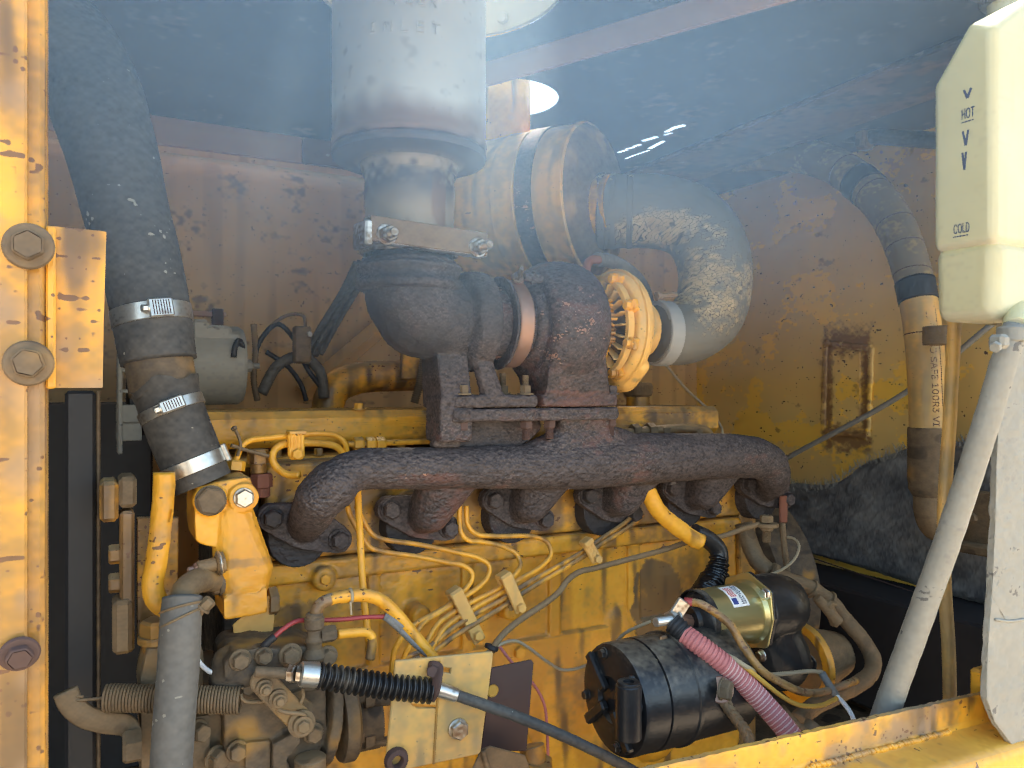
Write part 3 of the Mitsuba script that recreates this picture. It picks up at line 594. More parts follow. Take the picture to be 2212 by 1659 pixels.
# --- turbocharger
tb = thing('turbocharger', 'turbocharger with purple-brown turbine housing and finned yellow compressor', 'turbocharger')
xt = PY(1194, 700, YT)[0]
part(tb, 'inlet_pipe', cyl([xo + .020, YT, ZT], [xt - .055, YT, ZT], .056, .058), 'cast', 40, (.55, .0), label='smooth brown connector pipe')
xb = PY(1099, 700, YT)[0]
vb = part(tb, 'band_clamp', lathe([(.060, -.013), (.066, -.013), (.070, -.008), (.0705, .008), (.066, .012), (.060, .012)], [xb, YT, ZT], X_, 56, closed=True), 'copper', 40, label='copper-brown v-band clamp')
part(tb, 'clamp_lip', ring([xb - .020, YT, ZT], X_, .058, .074, .005), 'cast', 40, (.1, .6))
pb = np.array([xb - .002, YT - .034, ZT + .068])
part(vb, 'bolt', hexbolt(pb + [-.004, -.008, 0], [-.3, -.9, .3], .012, .01, (.009, .002), .022, .004), 'dusty', False, (.3, .1))
part(vb, 'lug', rbox(pb, [.018, .012, .016], .003), 'copper', False)
sp_ = [PY(1132, 597, YT - .045), PY(1172, 603, YT - .05)]
part(tb, 'plug', join(cyl(sp_[0], sp_[1], .007), hexbolt(sp_[0] * .6 + sp_[1] * .4, sp_[1] - sp_[0], .018, .008)), 'cast', False, (.3, .1))
# turbine scroll: thick rounded wheel that swells towards its foot
sc = []
for k in range(40):
    a = math.radians(-60 + 300 * k / 39); g = k / 39; rt = .043 + .014 * g; rc_ = .058 + .004 * g
    sc.append(msph([xt + .004, YT + rc_ * math.cos(a) * .96, ZT + .006 + rc_ * math.sin(a)], rt, 18))
scroll = m3.Manifold.batch_boolean([m3.Manifold.batch_hull([sc[k], sc[k + 1]]) for k in range(39)], m3.OpType.Add)
foot = m3.Manifold.batch_hull([M(bx(fm1 + .006, fx1 - .012, YM - .032, YM + .036, zf + .002, zf + .014)), msph([xt - .008, YT - .02, ZT - .055], .036), msph([xt + .020, YT - .02, ZT - .055], .036), msph([xt + .006, YT + .02, ZT - .04], .04)])
wheel = lathe([(0, -.066), (.060, -.066), (.066, -.060), (.070, -.052), (.082, -.054), (.094, -.046), (.103, -.028), (.107, -.004), (.105, .022), (.098, .042), (.085, .055), (.068, .060), (0, .060)], [xt + .004, YT, ZT - .001], X_, 72)
neck = m3.Manifold.batch_hull([M(bx(fm1 + .006, fx1 - .014, YM - .034, YM + .036, zf + .002, zf + .03)), M(bx(xt - .044, xt + .052, YT - .080, YT + .07, ZT - .050, ZT - .01, .03))])
hs = cast(wheel, neck, bx(fm1, fx1 - .001, YM - .038, YM + .042, zf + .001, zf + .020), *[m3.Manifold.cylinder(.020, .017, .017, 20).translate([float(PY(a, 880, YM - .03)[0]), YM - .022, zf + .001]) for a in (1188, 1316)], e=.004, it=14, amp=.0010, freq=240, seed=12)
part(tb, 'turbine_housing', hs, 'cast', True, lambda v: np.stack([np.clip(.52 + .45 * (v[:, 2] < .0), 0, 1), np.zeros(len(v))], 1), label='purple-brown rusty turbine scroll')
for px, sd in ((1187, 0), (1318, .0)):
    part(tb, 'foot_bolt', hexbolt([PY(px, 852, YM - .022)[0], YM - .022, zf + .020], Z_, .022, .012, (.015, .003)), 'cast', False, (.6, .1)); stud(tb, px, YM - .022)
xc = PY(1324, 704, YT)[0]
part(tb, 'bearing_housing', cyl([xt + .04, YT, ZT], [xc - .02, YT, ZT], .050, .046), 'yellow', 40, (.8, .8))
RC = .096
comp = cast(lathe([(0, 0), (RC - .022, 0), (RC - .020, .004), (RC - .004, .006), (RC, .012), (RC + .003, .018), (RC + .004, .026), (RC - .001, .036), (RC - .016, .045), (.055, .050), (.050, .054), (.048, .090), (0, .090)], [xc - .020, YT, ZT], X_, 64),
            mchain([np.array([xc + .012, YT + .04, ZT - RC + .012]), np.array([xc + .012, YT - .02, ZT - RC + .008]), np.array([xc + .012, YT - .06, ZT - RC + .03])], [.030, .022, .016]), e=.005, it=6, amp=.0005, freq=80, seed=14)
part(tb, 'compressor_housing', comp, 'faded_yellow', True, (.36, .38), label='bright yellow compressor volute')
part(tb, 'back_plate', lathe([(0, .004), (.046, .004), (.074, .014), (.080, .012), (.080, .018), (0, .018)], [xc - .036, YT, ZT], X_, 56), 'dusty', 40, (.2, .3))
for k in range(24):
    a = 2 * math.pi * k / 24; u = np.array([0, math.cos(a), math.sin(a)]); c0 = np.array([xc - .030, YT, ZT]) + u * .062
    part(tb, 'fin', rbox(c0, [.018, .036, .0024], .0007, np.stack([X_, u, np.cross(X_, u)], 1)), 'faded_yellow', False, (.5, .2))
part(tb, 'rim', ring([xc - .024, YT, ZT], X_, .078, .087, .012, 64), 'faded_yellow', 40, (.3, .2))
for a in (200, 160, 118, 242, 20):
    u = np.array([0, math.cos(math.radians(a)), math.sin(math.radians(a))]); p = np.array([xc - .026, YT, ZT]) + u * .089
    part(tb, 'clamp_bolt', join(hexbolt(p, -X_, .014, .008, (.010, .002)), rbox(p + X_ * .008 - u * .004, [.010, .026, .020], .003, np.stack([X_, u, np.cross(X_, u)], 1))), 'yellow', False, (.3, .5))
part(tb, 'parting_rib', lathe([(RC - .002, .012), (RC + .006, .013), (RC + .006, .017), (RC - .002, .020)], [xc - .016, YT, ZT], X_, 60, closed=True), 'faded_yellow', 40, (.2, .2))
fl = []
rgt = np.random.default_rng(21)
for k in range(16):
    a = math.radians(120 + 110 * k / 15); u = np.array([0, math.cos(a), math.sin(a)]); p = np.array([xc - .043 + rgt.normal(0, .002), YT, ZT]) + u * (.058 + rgt.normal(0, .004))
    fl.append(rbox(p, [.004, .010 + .008 * rgt.random(), .010], .001, frame(u + rgt.normal(0, .4, 3))))
k = part(tb, 'flaking_paint', join(*fl), 'yellow', False, (.3, .5)); labels[k] = {'label': 'curled flakes of yellow paint', 'kind': 'stuff'}
part(tb, 'wheel_stub', hexbolt(PY(1418, 640, YT - .03), [1, -.15, .1], .012, .008, (.008, .003), .030, .0045), 'dusty', False, (.6, 0))
of = thing('oil_feed_hose', 'grey-brown oil hose curving behind the turbocharger with a rusty elbow', 'hose')
part(of, 'elbow', pipe([PY(1268, 612, YT + .01), PY(1268, 575, YT + .01), PY(1276, 562, YT + .01), PY(1296, 562, YT + .02)], .0075), 'redrust', True)
part(of, 'hose', pipe([PY(1290, 560, YT + .02), PY(1325, 566, YT + .05), PY(1362, 588, YT + .08), PY(1390, 622, YT + .12), PY(1402, 660, YT + .14)], .0125), 'rubber', True, (.75, .1))

# --- muffler
YS = 1.12; xm = PY(885, 300, YS)[0]; zb_ = .343; RM = .1145
mf = thing('muffler', 'silver-grey cylindrical muffler stained brown at its lower rim, embossed INLET', 'muffler')
part(mf, 'body', lathe([(RM - .004, .014), (RM, .016), (RM + .0015, .020), (RM + .0015, .024), (RM, .029), (RM, .055), (RM, .11), (RM, .17), (RM, .70), (RM - .02, .72), (0, .72)], [xm, YS, zb_], Z_, 96), 'muffler_sheet', 40)
part(mf, 'end_cap', lathe([(.070, -.022), (.074, -.006), (.085, -.0015), (RM - .004, .001), (RM - .0005, .002), (RM + .001, .007), (RM, .013), (RM - .006, .014), (.07, .012)], [xm, YS, zb_], Z_, 96, closed=True), 'muffler_sheet', 40)
zn = zof(885, 490, YS - .06)
part(mf, 'neck', lathe([(.062, zn - .02), (.0665, zn - .02), (.0665, zn + .03), (.068, zb_ - .05), (.0665, zb_ - .03), (.070, zb_ - .005), (.060, zb_ - .005)], [xm, YS, 0], Z_, 72, closed=True), 'muffler_sheet', 40)
def on_drum(text, h, z, a0, gap):
    ms = []; cur = 0
    for ch in text:
        g = meshkit.text_mesh(ch, h, .0042); w_ = g.vertices[:, 0].max(); g = g.subdivide()
        v = g.vertices.copy(); ang = a0 + (cur + v[:, 0]) / RM; r = RM - .0008 + v[:, 2]
        ms.append(tm(np.stack([xm + r * np.sin(ang), YS - r * np.cos(ang), z + v[:, 1]], 1), g.faces)); cur += w_ + gap
    return join(*ms)
p0 = PY(848, 60, YS - .1); angc = math.atan2(p0[0] - xm, .106)
part(mf, 'lettering', on_drum('INLET', .0150, zof(885, 62, YS - RM), math.atan2(S, C) * -1 - .36, .0105), 'muffler_sheet', 30, label='embossed word INLET')
part(mf, 'lettering', on_drum('FLEX', .0125, zof(885, 3, YS - RM), math.atan2(S, C) * -1 - .06, .007), 'muffler_sheet', 30, label='embossed letters cut by the top of the picture')
# band clamp at the neck
ec = thing('exhaust_clamp', 'shiny flat-bar exhaust clamp with two nuts between muffler neck and elbow', 'clamp')
zc = zof(900, 512, YS - .07)
part(ec, 'band', lathe([(.068, -.016), (.072, -.016), (.076, -.008), (.076, .008), (.072, .016), (.068, .016)], [xm, YS, zc], Z_, 64, closed=True), 'steel', 40, (.5, 0))
pa, pb2 = PY(800, 503, 1.026), PY(1052, 518, 1.046); u = (pb2 - pa) / np.linalg.norm(pb2 - pa); u[2] = -.02; u /= np.linalg.norm(u); F3 = np.stack([u, np.cross(Z_, u), np.cross(u, np.cross(Z_, u))], 1)
LN = np.linalg.norm(pb2 - pa); mid = (pa + pb2) / 2
part(ec, 'bar', rbox(mid, [LN, .005, .034], .0015, F3), 'dusty', False, (.55, 0)); part(ec, 'bar_lip', rbox(mid + F3[:, 1] * .012 + F3[:, 2] * .0155, [LN, .024, .003], .001, F3), 'steel', False, (.7, 0))
part(ec, 'bar_lip', rbox(mid + F3[:, 1] * .010 - F3[:, 2] * .0165, [LN, .020, .003], .001, F3), 'steel', False, (.6, 0))
for q, six in ((.12, 0), (.90, 1)):
    p = pa + u * LN * q - F3[:, 1] * .0025; part(ec, 'nut', hexbolt(p, -F3[:, 1], .021, .012, (.0145, .0025), .020 if six else .012, .0065), 'steel', False, (.85, 0))
part(ec, 'side_block', rbox(pa + F3[:, 1] * .02 - u * .002, [.012, .045, .036], .003, F3), 'steel', False, (.7, 0))

# --- air cleaner drum
ax = math.cos(math.radians(29)) * RGT - math.sin(math.radians(29)) * FWD
ca = PD(1278, 434, 1.575); RA = .150
ac = thing('air_cleaner', 'faded yellow air cleaner drum with peeling bands behind the turbocharger', 'air cleaner')
part(ac, 'drum', lathe([(0, -.40), (RA - .02, -.40), (RA, -.385), (RA, -.150), (RA + .0025, -.148), (RA + .0025, -.142), (RA + .001, -.140), (RA + .001, -.104), (RA + .004, -.102), (RA + .004, -.098), (RA + .0005, -.096), (RA + .0005, -.004), (RA + .003, -.003), (RA + .003, .003), (RA - .002, .006)], ca, ax, 96), 'faded_yellow', 40,
     lambda v: np.stack([.44 + .20 * meshkit.fbm(v * 11, 3, 2), .25 + .50 * ((v - ca) @ ax > -.095) * ((v - ca) @ ax < -.045)], 1))
part(ac, 'end_dome', lathe([(RA - .001, .002), (RA - .006, .010), (RA - .016, .020), (RA - .03, .024), (.095, .030), (0, .034)], ca, ax, 80), 'dusty', True, (.45, .35))
part(ac, 'strap', lathe([(RA + .001, -.094), (RA + .0035, -.094), (RA + .0035, -.058), (RA + .001, -.058)], ca, ax, 96, closed=True), 'cast', 40, (.75, .0), label='rust-brown strap round the drum')
cn = PD(1262, 456, 1.56)
part(ac, 'outlet', lathe([(0, 0), (.062, 0), (.064, .004), (.064, .020), (.066, .022), (.066, .026), (.064, .028), (.064, .075), (0, .075)], cn - ax * .01, ax, 60), 'sheet', 40, (.6, .35))
ai = np.array([AIRIN[0], AIRIN[1], 0])
part(ac, 'inlet_neck', lathe([(.058, .40), (.062, .40), (.062, .66), (.062, 1.0), (.058, 1.0)], ai, Z_, 60, closed=True), 'sheet', 40, (.18, .25), label='yellow inlet neck passing through the hood')
part(ac, 'inlet_flange', lathe([(.061, .0), (.085, -.022), (.087, -.018), (.064, .008)], [ai[0], ai[1], .44], Z_, 60, closed=True), 'sheet', 40, (.6, .4))
# --- U-shaped rubber intake hose
ih = thing('intake_hose', 'grey cracked rubber intake hose bent in a U from air cleaner to compressor', 'hose')
hp = [PD(1412, 718, 1.415), PD(1450, 722, 1.43), PD(1490, 712, 1.445), PD(1528, 678, 1.46), PD(1545, 612, 1.475), PD(1535, 540, 1.49), PD(1500, 487, 1.51), PD(1440, 461, 1.53), PD(1380, 456, 1.54), PD(1322, 457, 1.545), PD(1300, 457, 1.55)]
hc = curve(hp, .005); s = np.linspace(0, 1, len(hc)); rr = np.interp(s, [0, .10, .25, .5, .8, 1], [.053, .058, .066, .069, .071, .071])
hm = sweep(hc, rr, 56); part(ih, 'hose', bumpy(hm, .0008, 120, 3), 'cracked_hose', True, lambda v: np.stack([np.full(len(v), .3), np.clip(.02 + .78 * np.exp(-(((v - PD(1535, 620, 1.43)) / [.085, .10, .12]) ** 2).sum(1)) + .80 * np.exp(-(((v - PD(1385, 498, 1.49)) / [.085, .10, .036]) ** 2).sum(1)), 0, 1)], 1))
dn = hc[-1] - hc[-12]; dn /= np.linalg.norm(dn)
for k, (o_, r_) in enumerate(((.004, .0745), (-.018, .0735), (-.050, .073))): part(ih, 'cuff_band', ring(hc[-1] + dn * (o_ - .004), dn, .066, r_, .014 if k else .018, 60, .003), 'cracked_hose', 40, (.4, .35))
d0 = hc[10] - hc[0]; d0 /= np.linalg.norm(d0)
cl = solo('hose_clamp', 'grey steel band clamp on the intake hose at the compressor', 'hose clamp', ring(hc[3], d0, .050, .0590, .027, 56, .002), 'lightgrey', 40, (.6, 0), group='hose clamps on the rubber hoses'); del labels[cl]['group']
# ================================================================ HOSES, LINES AND FITTINGS ON THE LEFT
def band(o, axis, r, w, t=.0012):
    return ring(o, axis, r - .001, r + t, w, 56, .0004)
def tan_at(P, k):
    d = P[min(k + 3, len(P) - 1)] - P[max(k - 3, 0)]; return d / np.linalg.norm(d)
# upper radiator hose
rh = thing('radiator_hose', 'large black radiator hose sweeping down from the upper left', 'radiator hose')
rp = [PY(0, 5, 1.26), PY(92, 48, 1.24), PY(176, 146, 1.21), PY(230, 285, 1.18), PY(272, 450, 1.16), PY(310, 590, 1.15), PY(331, 700, 1.14), PY(344, 782, 1.135)]
rc_ = curve(rp, .006); s = np.linspace(0, 1, len(rc_)); rr = np.interp(s, [0, .3, .6, .9, 1], [.068, .062, .054, .0485, .047])
part(rh, 'hose', bumpy(sweep(rc_, rr, 48), .0012, 30, 5), 'rubber', True, lambda v: np.stack([.16 + .14 * meshkit.noise(v * [14, 14, 5], 4), .0 + .38 * np.exp(-((v[:, 2] - .19) / .07) ** 2)], 1))
k0 = len(rc_) - 11; d0 = tan_at(rc_, k0)
def worm_clamp(label, o, axis, r, at, w=.013, housing=True, mat_=(.25, 0), tail=False):
    """Band, slotted worm housing and its screw; 'at' is a point near the housing."""
    key = thing('hose_clamp', label, 'hose clamp'); a = np.asarray(axis) / np.linalg.norm(axis)
    part(key, 'band', band(o, a, r, w), 'steel', 40, mat_)
    q = np.asarray(at) - o; q = q - a * (q @ a); nrm = q / np.linalg.norm(q); tt = np.cross(a, nrm); Fq = np.stack([tt, a, nrm], 1); c = o + nrm * (r + .0042)
    if housing:
        part(key, 'housing', rbox(c, [.030, w + .002, .0075], .0022, Fq), 'steel', False, (.35, 0))
        part(key, 'slots', join(*[rbox(c + tt * (-.010 + .0032 * j) + nrm * .0036, [.0012, w - .003, .0015], .0003, Fq) for j in range(7)]), 'darkrust', False)
        part(key, 'screw', join(hexbolt(c + tt * .014, tt, .0085, .006, (.006, .002)), cyl(c + tt * .02, c + tt * .0235, .0052)), 'steel', False, (.2, 0))
    else:
        part(key, 'buckle', rbox(c - nrm * .001, [.012, w + .006, .006], .0018, Fq), 'steel', False, (.3, 0))
    return key
worm_clamp('wide steel worm clamp round the foot of the big black radiator hose', rc_[k0], d0, .0492, PY(385, 705, 1.02), .022)
# steel reducer pipe
jp = [PY(340, 765, 1.135), PY(347, 800, 1.13), PY(354, 850, 1.125)]
solo('pipe_coupling', 'rust-brown steel pipe joining the two black coolant hoses', 'pipe', sweep(curve(jp, .004), rad(69, jp[1]), 40), 'dusty', True, (.22, .06))
# lower hose
lh = thing('coolant_hose', 'black rubber elbow hose with a torn upper lip above the thermostat housing', 'coolant hose')
lp = [PY(355, 832, 1.125), PY(366, 868, 1.12), PY(384, 920, 1.115), PY(408, 980, 1.11), PY(437, 1046, 1.105)]
lc = curve(lp, .003); s = np.linspace(0, 1, len(lc)); rr = np.interp(s, [0, .12, .3, .6, 1], [rad(72, lp[0]), rad(66, lp[0]), rad(66, lp[0]), rad(66, lp[0]), rad(63, lp[0])])
lm = sweep(lc, rr, 56, cap=False); v = lm.vertices; n0 = 4 * 56; v[:n0] += (.004 * (meshkit.noise(v[:n0] * 60, 2) - .5))[:, None] * [0, 0, 4.]
part(lh, 'hose', tm(v, lm.faces), 'rubber', True, (.22, .03)); part(lh, 'lining', sweep(lc[:-2], rr[:-2] - .004, 40), 'rubber', True, (.1, 0))
k1 = int(len(lc) * .24); worm_clamp('dull worm clamp with slotted housing facing out at the middle of the black coolant hoses', lc[k1], tan_at(lc, k1) + np.array([.05, 0, .1]), rr[k1] + .001, PY(385, 880, 1.0), .014, mat_=(.5, 0))
k2 = int(len(lc) * .80); worm_clamp('shiny band clamp with small buckle at the foot of the black coolant hose', lc[k2], tan_at(lc, k2), rr[k2] + .001, PY(520, 985, 1.09), .018, housing=False, mat_=(.1, 0))
# alternator behind the hose
al = thing('alternator', 'dusty grey aluminium alternator behind the black coolant hose', 'alternator')
ya = 1.52; ca2 = PY(522, 790, ya); ra = rad(84, ca2)
part(al, 'body', lathe([(0, 0), (ra * .92, 0), (ra, .008), (ra, .085), (ra * .97, .088), (ra * .97, .095), (ra, .098), (ra, .13), (ra * .8, .14), (0, .14)], ca2, -X_, 48), 'pillar_paint', 40)
part(al, 'shaft_nut', hexbolt(ca2, X_, .02, .014, (.014, .004), .014, .006), 'pillar_paint', False)
for px, py, w_, h_ in ((462, 728, .055, .04), (500, 745, .028, .045), (430, 722, .03, .05)):
    part(al, 'lug', rbox(PY(px, py, ya - .03), [w_, .05, h_], .006), 'pillar_paint', False)
part(al, 'cable_eye', pipe([PY(505, 772, ya - .075), PY(507, 752, ya - .075), PY(516, 735, ya - .07), PY(524, 750, ya - .06), PY(522, 770, ya - .05)], .005), 'charcoal', True)
for k, py in enumerate((800, 845, 893, 932)):
    part(al, 'fan_fin', rbox(PY(278, py, 1.40), [.036, .05, .006 if k < 2 else .028], .0015), 'pillar_paint', False)
part(al, 'fan_ring', rbox(PY(258, 870, 1.40), [.007, .06, .16], .002), 'pillar_paint', False)
part(al, 'fan_hub', cyl(PY(275, 850, 1.46), PY(330, 850, 1.46), .07), 'charcoal', 40)
# wiring behind the engine on the left
wr = [([(700, 846), (660, 790), (640, 740), (600, 700), (560, 740), (548, 790)], .005, 'charcoal'), ([(560, 735), (590, 700), (625, 680), (655, 682), (660, 720)], .0035, 'dusty'), ([(565, 850), (600, 790), (650, 770), (690, 800), (700, 860)], .011, 'rubber'),
      ([(548, 700), (552, 760), (548, 820), (556, 866)], .006, 'dusty'), ([(575, 760), (620, 790), (650, 830), (662, 866)], .005, 'charcoal')]
for k, (pts, r, m_) in enumerate(wr):
    solo('loose_wire', ('black wire looping over the alternator wiring bundle', 'thin grey wire arching above the wiring behind the alternator', 'thick black loom bent behind the alternator', 'upright grey wire right beside the alternator nut', 'thin black wire slanting down behind the alternator')[k], 'wire', pipe([PY(a, b, 1.62) for a, b in pts], r, .006, 10), m_, True, (.5, 0))
rg_ = thing('regulator_box', 'small grey connector box hanging among the wires behind the alternator', 'connector')
part(rg_, 'case', rbox(PY(652, 745, 1.60), [.035, .02, .075], .004), 'dusty', False, (.45, 0)); part(rg_, 'screw', hexbolt(PY(668, 722, 1.585), [0, -1, 0], .01, .006), 'aluminium', False)
ss_ = [PY(788, 560, 1.70), PY(760, 620, 1.70), PY(715, 695, 1.68), PY(672, 772, 1.66)]
bs = thing('cable_bundle', 'bundle of black cables slanting down behind the exhaust elbow', 'cables')
for k in range(5): part(bs, 'cable', pipe([q + np.array([.010 * (k - 2), .004 * (k % 2), .004 * (k - 2)]) for q in ss_], .0062, .01, 10), 'rubber', True, (.35, 0))
wt = thing('coolant_pipe', 'speckled yellow pipe bending down behind the rocker cover', 'pipe')
part(wt, 'pipe', pipe([PY(935, 812, 1.66), PY(850, 812, 1.66), PY(770, 818, 1.66), PY(722, 842, 1.66), PY(705, 900, 1.66), PY(703, 960, 1.66)], .034, .008, 32), 'yellow', True, (.55, .45))
part(wt, 'bracket', rbox(PY(888, 790, 1.62), [.05, .012, .06], .003), 'yellow', False, (.6, .4))
cs = thing('conduit_spring', 'dark coiled conduit behind the support foot', 'conduit')
q = curve([PY(915, 775, 1.60), PY(908, 820, 1.60), PY(895, 870, 1.60)], .0012); part(cs, 'coil', sweep(q, .0085 + .0012 * np.sin(np.arange(len(q)) * 1.6), 14), 'dusty', True, (.3, 0))
# fan shroud strips at the far left
fs = thing('fan_shroud', 'dark grey fan shroud edge standing behind the yellow post', 'fan shroud')
part(fs, 'panel', bx(PY(140, 1200, 1.17)[0], PY(207, 1200, 1.17)[0], 1.17, 1.20, -.80, -.0, .004), 'charcoal', False); part(fs, 'edge', pipe([PY(212, 845, 1.18), PY(212, 1000, 1.18), PY(212, 1700, 1.18)], .003), 'dusty', True, (.3, 0))
part(fs, 'back_panel', bx(-.36, PY(330, 900, 1.62)[0], 1.62, 1.64, -.7, PY(300, 868, 1.62)[2], .004), 'charcoal', False)
fd = thing('fan_drive_bracket', 'dirty yellow fan drive bracket left of the peeling tube', 'bracket')
yf = 1.10
part(fd, 'strip', bx(PY(259, 1200, yf)[0], PY(291, 1200, yf)[0], yf, yf + .04, PY(270, 1412, yf)[2], PY(270, 1105, yf)[2], .004), 'yellow', False, (.88, .5))
part(fd, 'plate', slabY([(296, 1118), (386, 1118), (384, 1345), (296, 1380)], yf + .035, .012), 'yellow', False, (.85, .6))
part(fd, 'upper_block', bx(PY(215, 1085, yf)[0], PY(256, 1085, yf)[0], yf - .005, yf + .06, PY(230, 1128, yf)[2], PY(230, 1040, yf)[2], .005), 'yellow', False, (.75, .1))
part(fd, 'upper_block', bx(PY(256, 1085, yf)[0], PY(296, 1085, yf)[0], yf - .003, yf + .06, PY(230, 1100, yf)[2], PY(230, 1032, yf)[2], .005), 'dusty', False, (.55, .2))
part(fd, 'foot', bx(PY(243, 1350, yf)[0], PY(285, 1350, yf)[0], yf - .008, yf + .04, PY(260, 1412, yf)[2], PY(260, 1296, yf)[2], .006), 'dusty', False, (.7, .3))
for py in (1196, 1258): part(fd, 'bolt', hexbolt(PY(259, py, yf + .02), [-1, 0, 0], .022, .013), 'yellow', False, (.8, .3))
pt = thing('vent_tube', 'yellow tube with flaking paint bent at its foot beside the thermostat housing', 'tube')
part(pt, 'tube', bumpy(pipe([PY(355, 1020, 1.06), PY(353, 1075, 1.06), PY(346, 1150, 1.06), PY(337, 1220, 1.06), PY(330, 1265, 1.06), PY(340, 1300, 1.06), PY(372, 1318, 1.065), PY(400, 1322, 1.07)], .0128, .004, 24), .0008, 60), 'yellow', True, (.30, .42))
part(pt, 'flake', bumpy(pipe([PY(372, 1100, 1.052), PY(366, 1125, 1.052)], .006, .003, 8, flat=(.25, 1)), .002, 150), 'yellow', False, (.3, .3))
# thermostat housing
th = thing('thermostat_housing', 'bright yellow cast thermostat housing with two large bolts', 'thermostat housing')
yt = 1.075
h1 = slabY([(424, 1052), (470, 1040), (542, 1030), (547, 1060), (546, 1120), (544, 1175), (560, 1186), (573, 1192), (577, 1225), (577, 1256), (556, 1284), (520, 1291), (486, 1293), (483, 1240), (481, 1205), (470, 1182), (440, 1178), (424, 1170), (420, 1110)], yt, .10, .004, .003)
h2 = slabY([(484, 1285), (556, 1282), (577, 1262), (578, 1324), (535, 1332), (484, 1340)], yt - .010, .09, .004, .003)
bulge = m3.Manifold.batch_hull([msph(PY(500, 1225, yt + .01), .022), msph(PY(556, 1225, yt + .012), .02), msph(PY(510, 1268, yt + .008), .02), msph(PY(550, 1265, yt + .01), .018), msph(PY(500, 1110, yt + .02), .028)])
hb = cast(h1, h2, bulge, cyl(PY(527, 1076, yt - .008), PY(527, 1076, yt - .008) + Y_ * .03, .0195), cyl(PY(455, 1081, yt - .004), PY(455, 1081, yt - .004) + Y_ * .03, .021), e=.0042, it=6, amp=.0009, freq=70, seed=20)
part(th, 'casting', hb, 'yellow', True, lambda v: np.stack([.10 + .5 * np.clip((v[:, 2] - PY(480, 1060, yt)[2]) * 40, 0, 1) + .35 * (np.abs(v[:, 2] - PY(520, 1215, yt)[2]) < .006), np.full(len(v), .14)], 1))
part(th, 'bolt', hexbolt(PY(455, 1081, yt - .005), [0, -1, 0], .032, .010, (.0195, .002), rot=.3), 'dusty', False, (.35, .1), label='large rust-brown bolt head')
part(th, 'bolt', hexbolt(PY(526, 1075, yt - .009), [0, -1, 0], .021, .010, (.013, .002)), 'steel', False, (.3, 0), label='shiny grey bolt head')
part(th, 'plug', hexbolt(PY(580, 1300, yt + .03), [1, 0, 0], .034, .012), 'dusty', False, (.3, .1))
part(th, 'tag_plate', slabY([(503, 1350), (506, 1379), (520, 1380), (590, 1364), (597, 1290), (588, 1282), (560, 1300)], yt + .025, .003, .0008, .002), 'faded_yellow', False, (.22, .05), label='pale yellow tag plate behind the housing')
be = thing('bypass_elbow', 'rusty cast elbow screwed into the thermostat housing', 'elbow fitting')
ep = [PY(486, 1254, yt + .015), PY(455, 1252, yt + .0), PY(420, 1258, yt - .030), PY(398, 1280, yt - .048), PY(393, 1310, yt - .056)]
part(be, 'elbow', pipe(ep, [.0155, .016][0], .003, 28), 'dusty', True, (.48, .25)); part(be, 'collar', ring(PY(466, 1253, yt + .012), X_, .008, .0195, .010, 8, .002), 'dusty', False, (.45, .3)); part(be, 'collar', ring(PY(478, 1253, yt + .012), X_, .008, .020, .007, 32), 'dusty', 40, (.3, .1))
ts = thing('temperature_sensor', 'small brass-tipped temperature sensor beside the thermostat housing', 'sensor')
a, b = PY(484, 1214, yt - .012), PY(404, 1232, yt - .016); d = (b - a) / np.linalg.norm(b - a); L_ = np.linalg.norm(b - a)
part(ts, 'body', join(hexbolt(a, d, .024, L_ * .22), cyl(a + d * L_ * .2, a + d * L_ * .74, .0085)), 'dusty', 40, (.55, .1)); part(ts, 'tip', join(hexbolt(a + d * L_ * .72, d, .012, L_ * .10), cyl(a + d * L_ * .8, b, .004)), 'copper', False); part(ts, 'washer', cyl(a + d * .004, a + d * .008, .016), 'steel', 40, (.3, 0))
gh = thing('bypass_hose', 'thick dusty grey rubber hose hanging straight down from the rusty elbow', 'hose')
gp = [PY(394, 1290, yt - .056), PY(391, 1340, yt - .066), PY(386, 1430, yt - .078), PY(376, 1560, yt - .095), PY(366, 1720, yt - .11)]
gc = curve(gp, .004); part(gh, 'hose', bumpy(sweep(gc, np.interp(np.arange(len(gc)), [0, 8, len(gc)], [.0225, .0235, .0228]), 40), .0006, 60, 2), 'rubber', True, (.80, .22))
wc = thing('wire_clamp', 'wire hose clamp with its bolt standing out at the top of the grey hose', 'hose clamp')
part(wc, 'loop', join(ring(gc[3], tan_at(gc, 3) + np.array([.25, 0, -.1]), .0235, .0255, .003, 48), ring(gc[6], tan_at(gc, 6) + np.array([.45, 0, .0]), .0238, .0258, .003, 48)), 'dusty', 40, (.7, 0))
part(wc, 'bolt', join(hexbolt(PY(437, 1314, yt - .07), [.8, -.2, .8], .014, .012, (.010, .002)), cyl(PY(426, 1330, yt - .07), PY(440, 1310, yt - .07), .005)), 'dusty', False, (.6, 0))
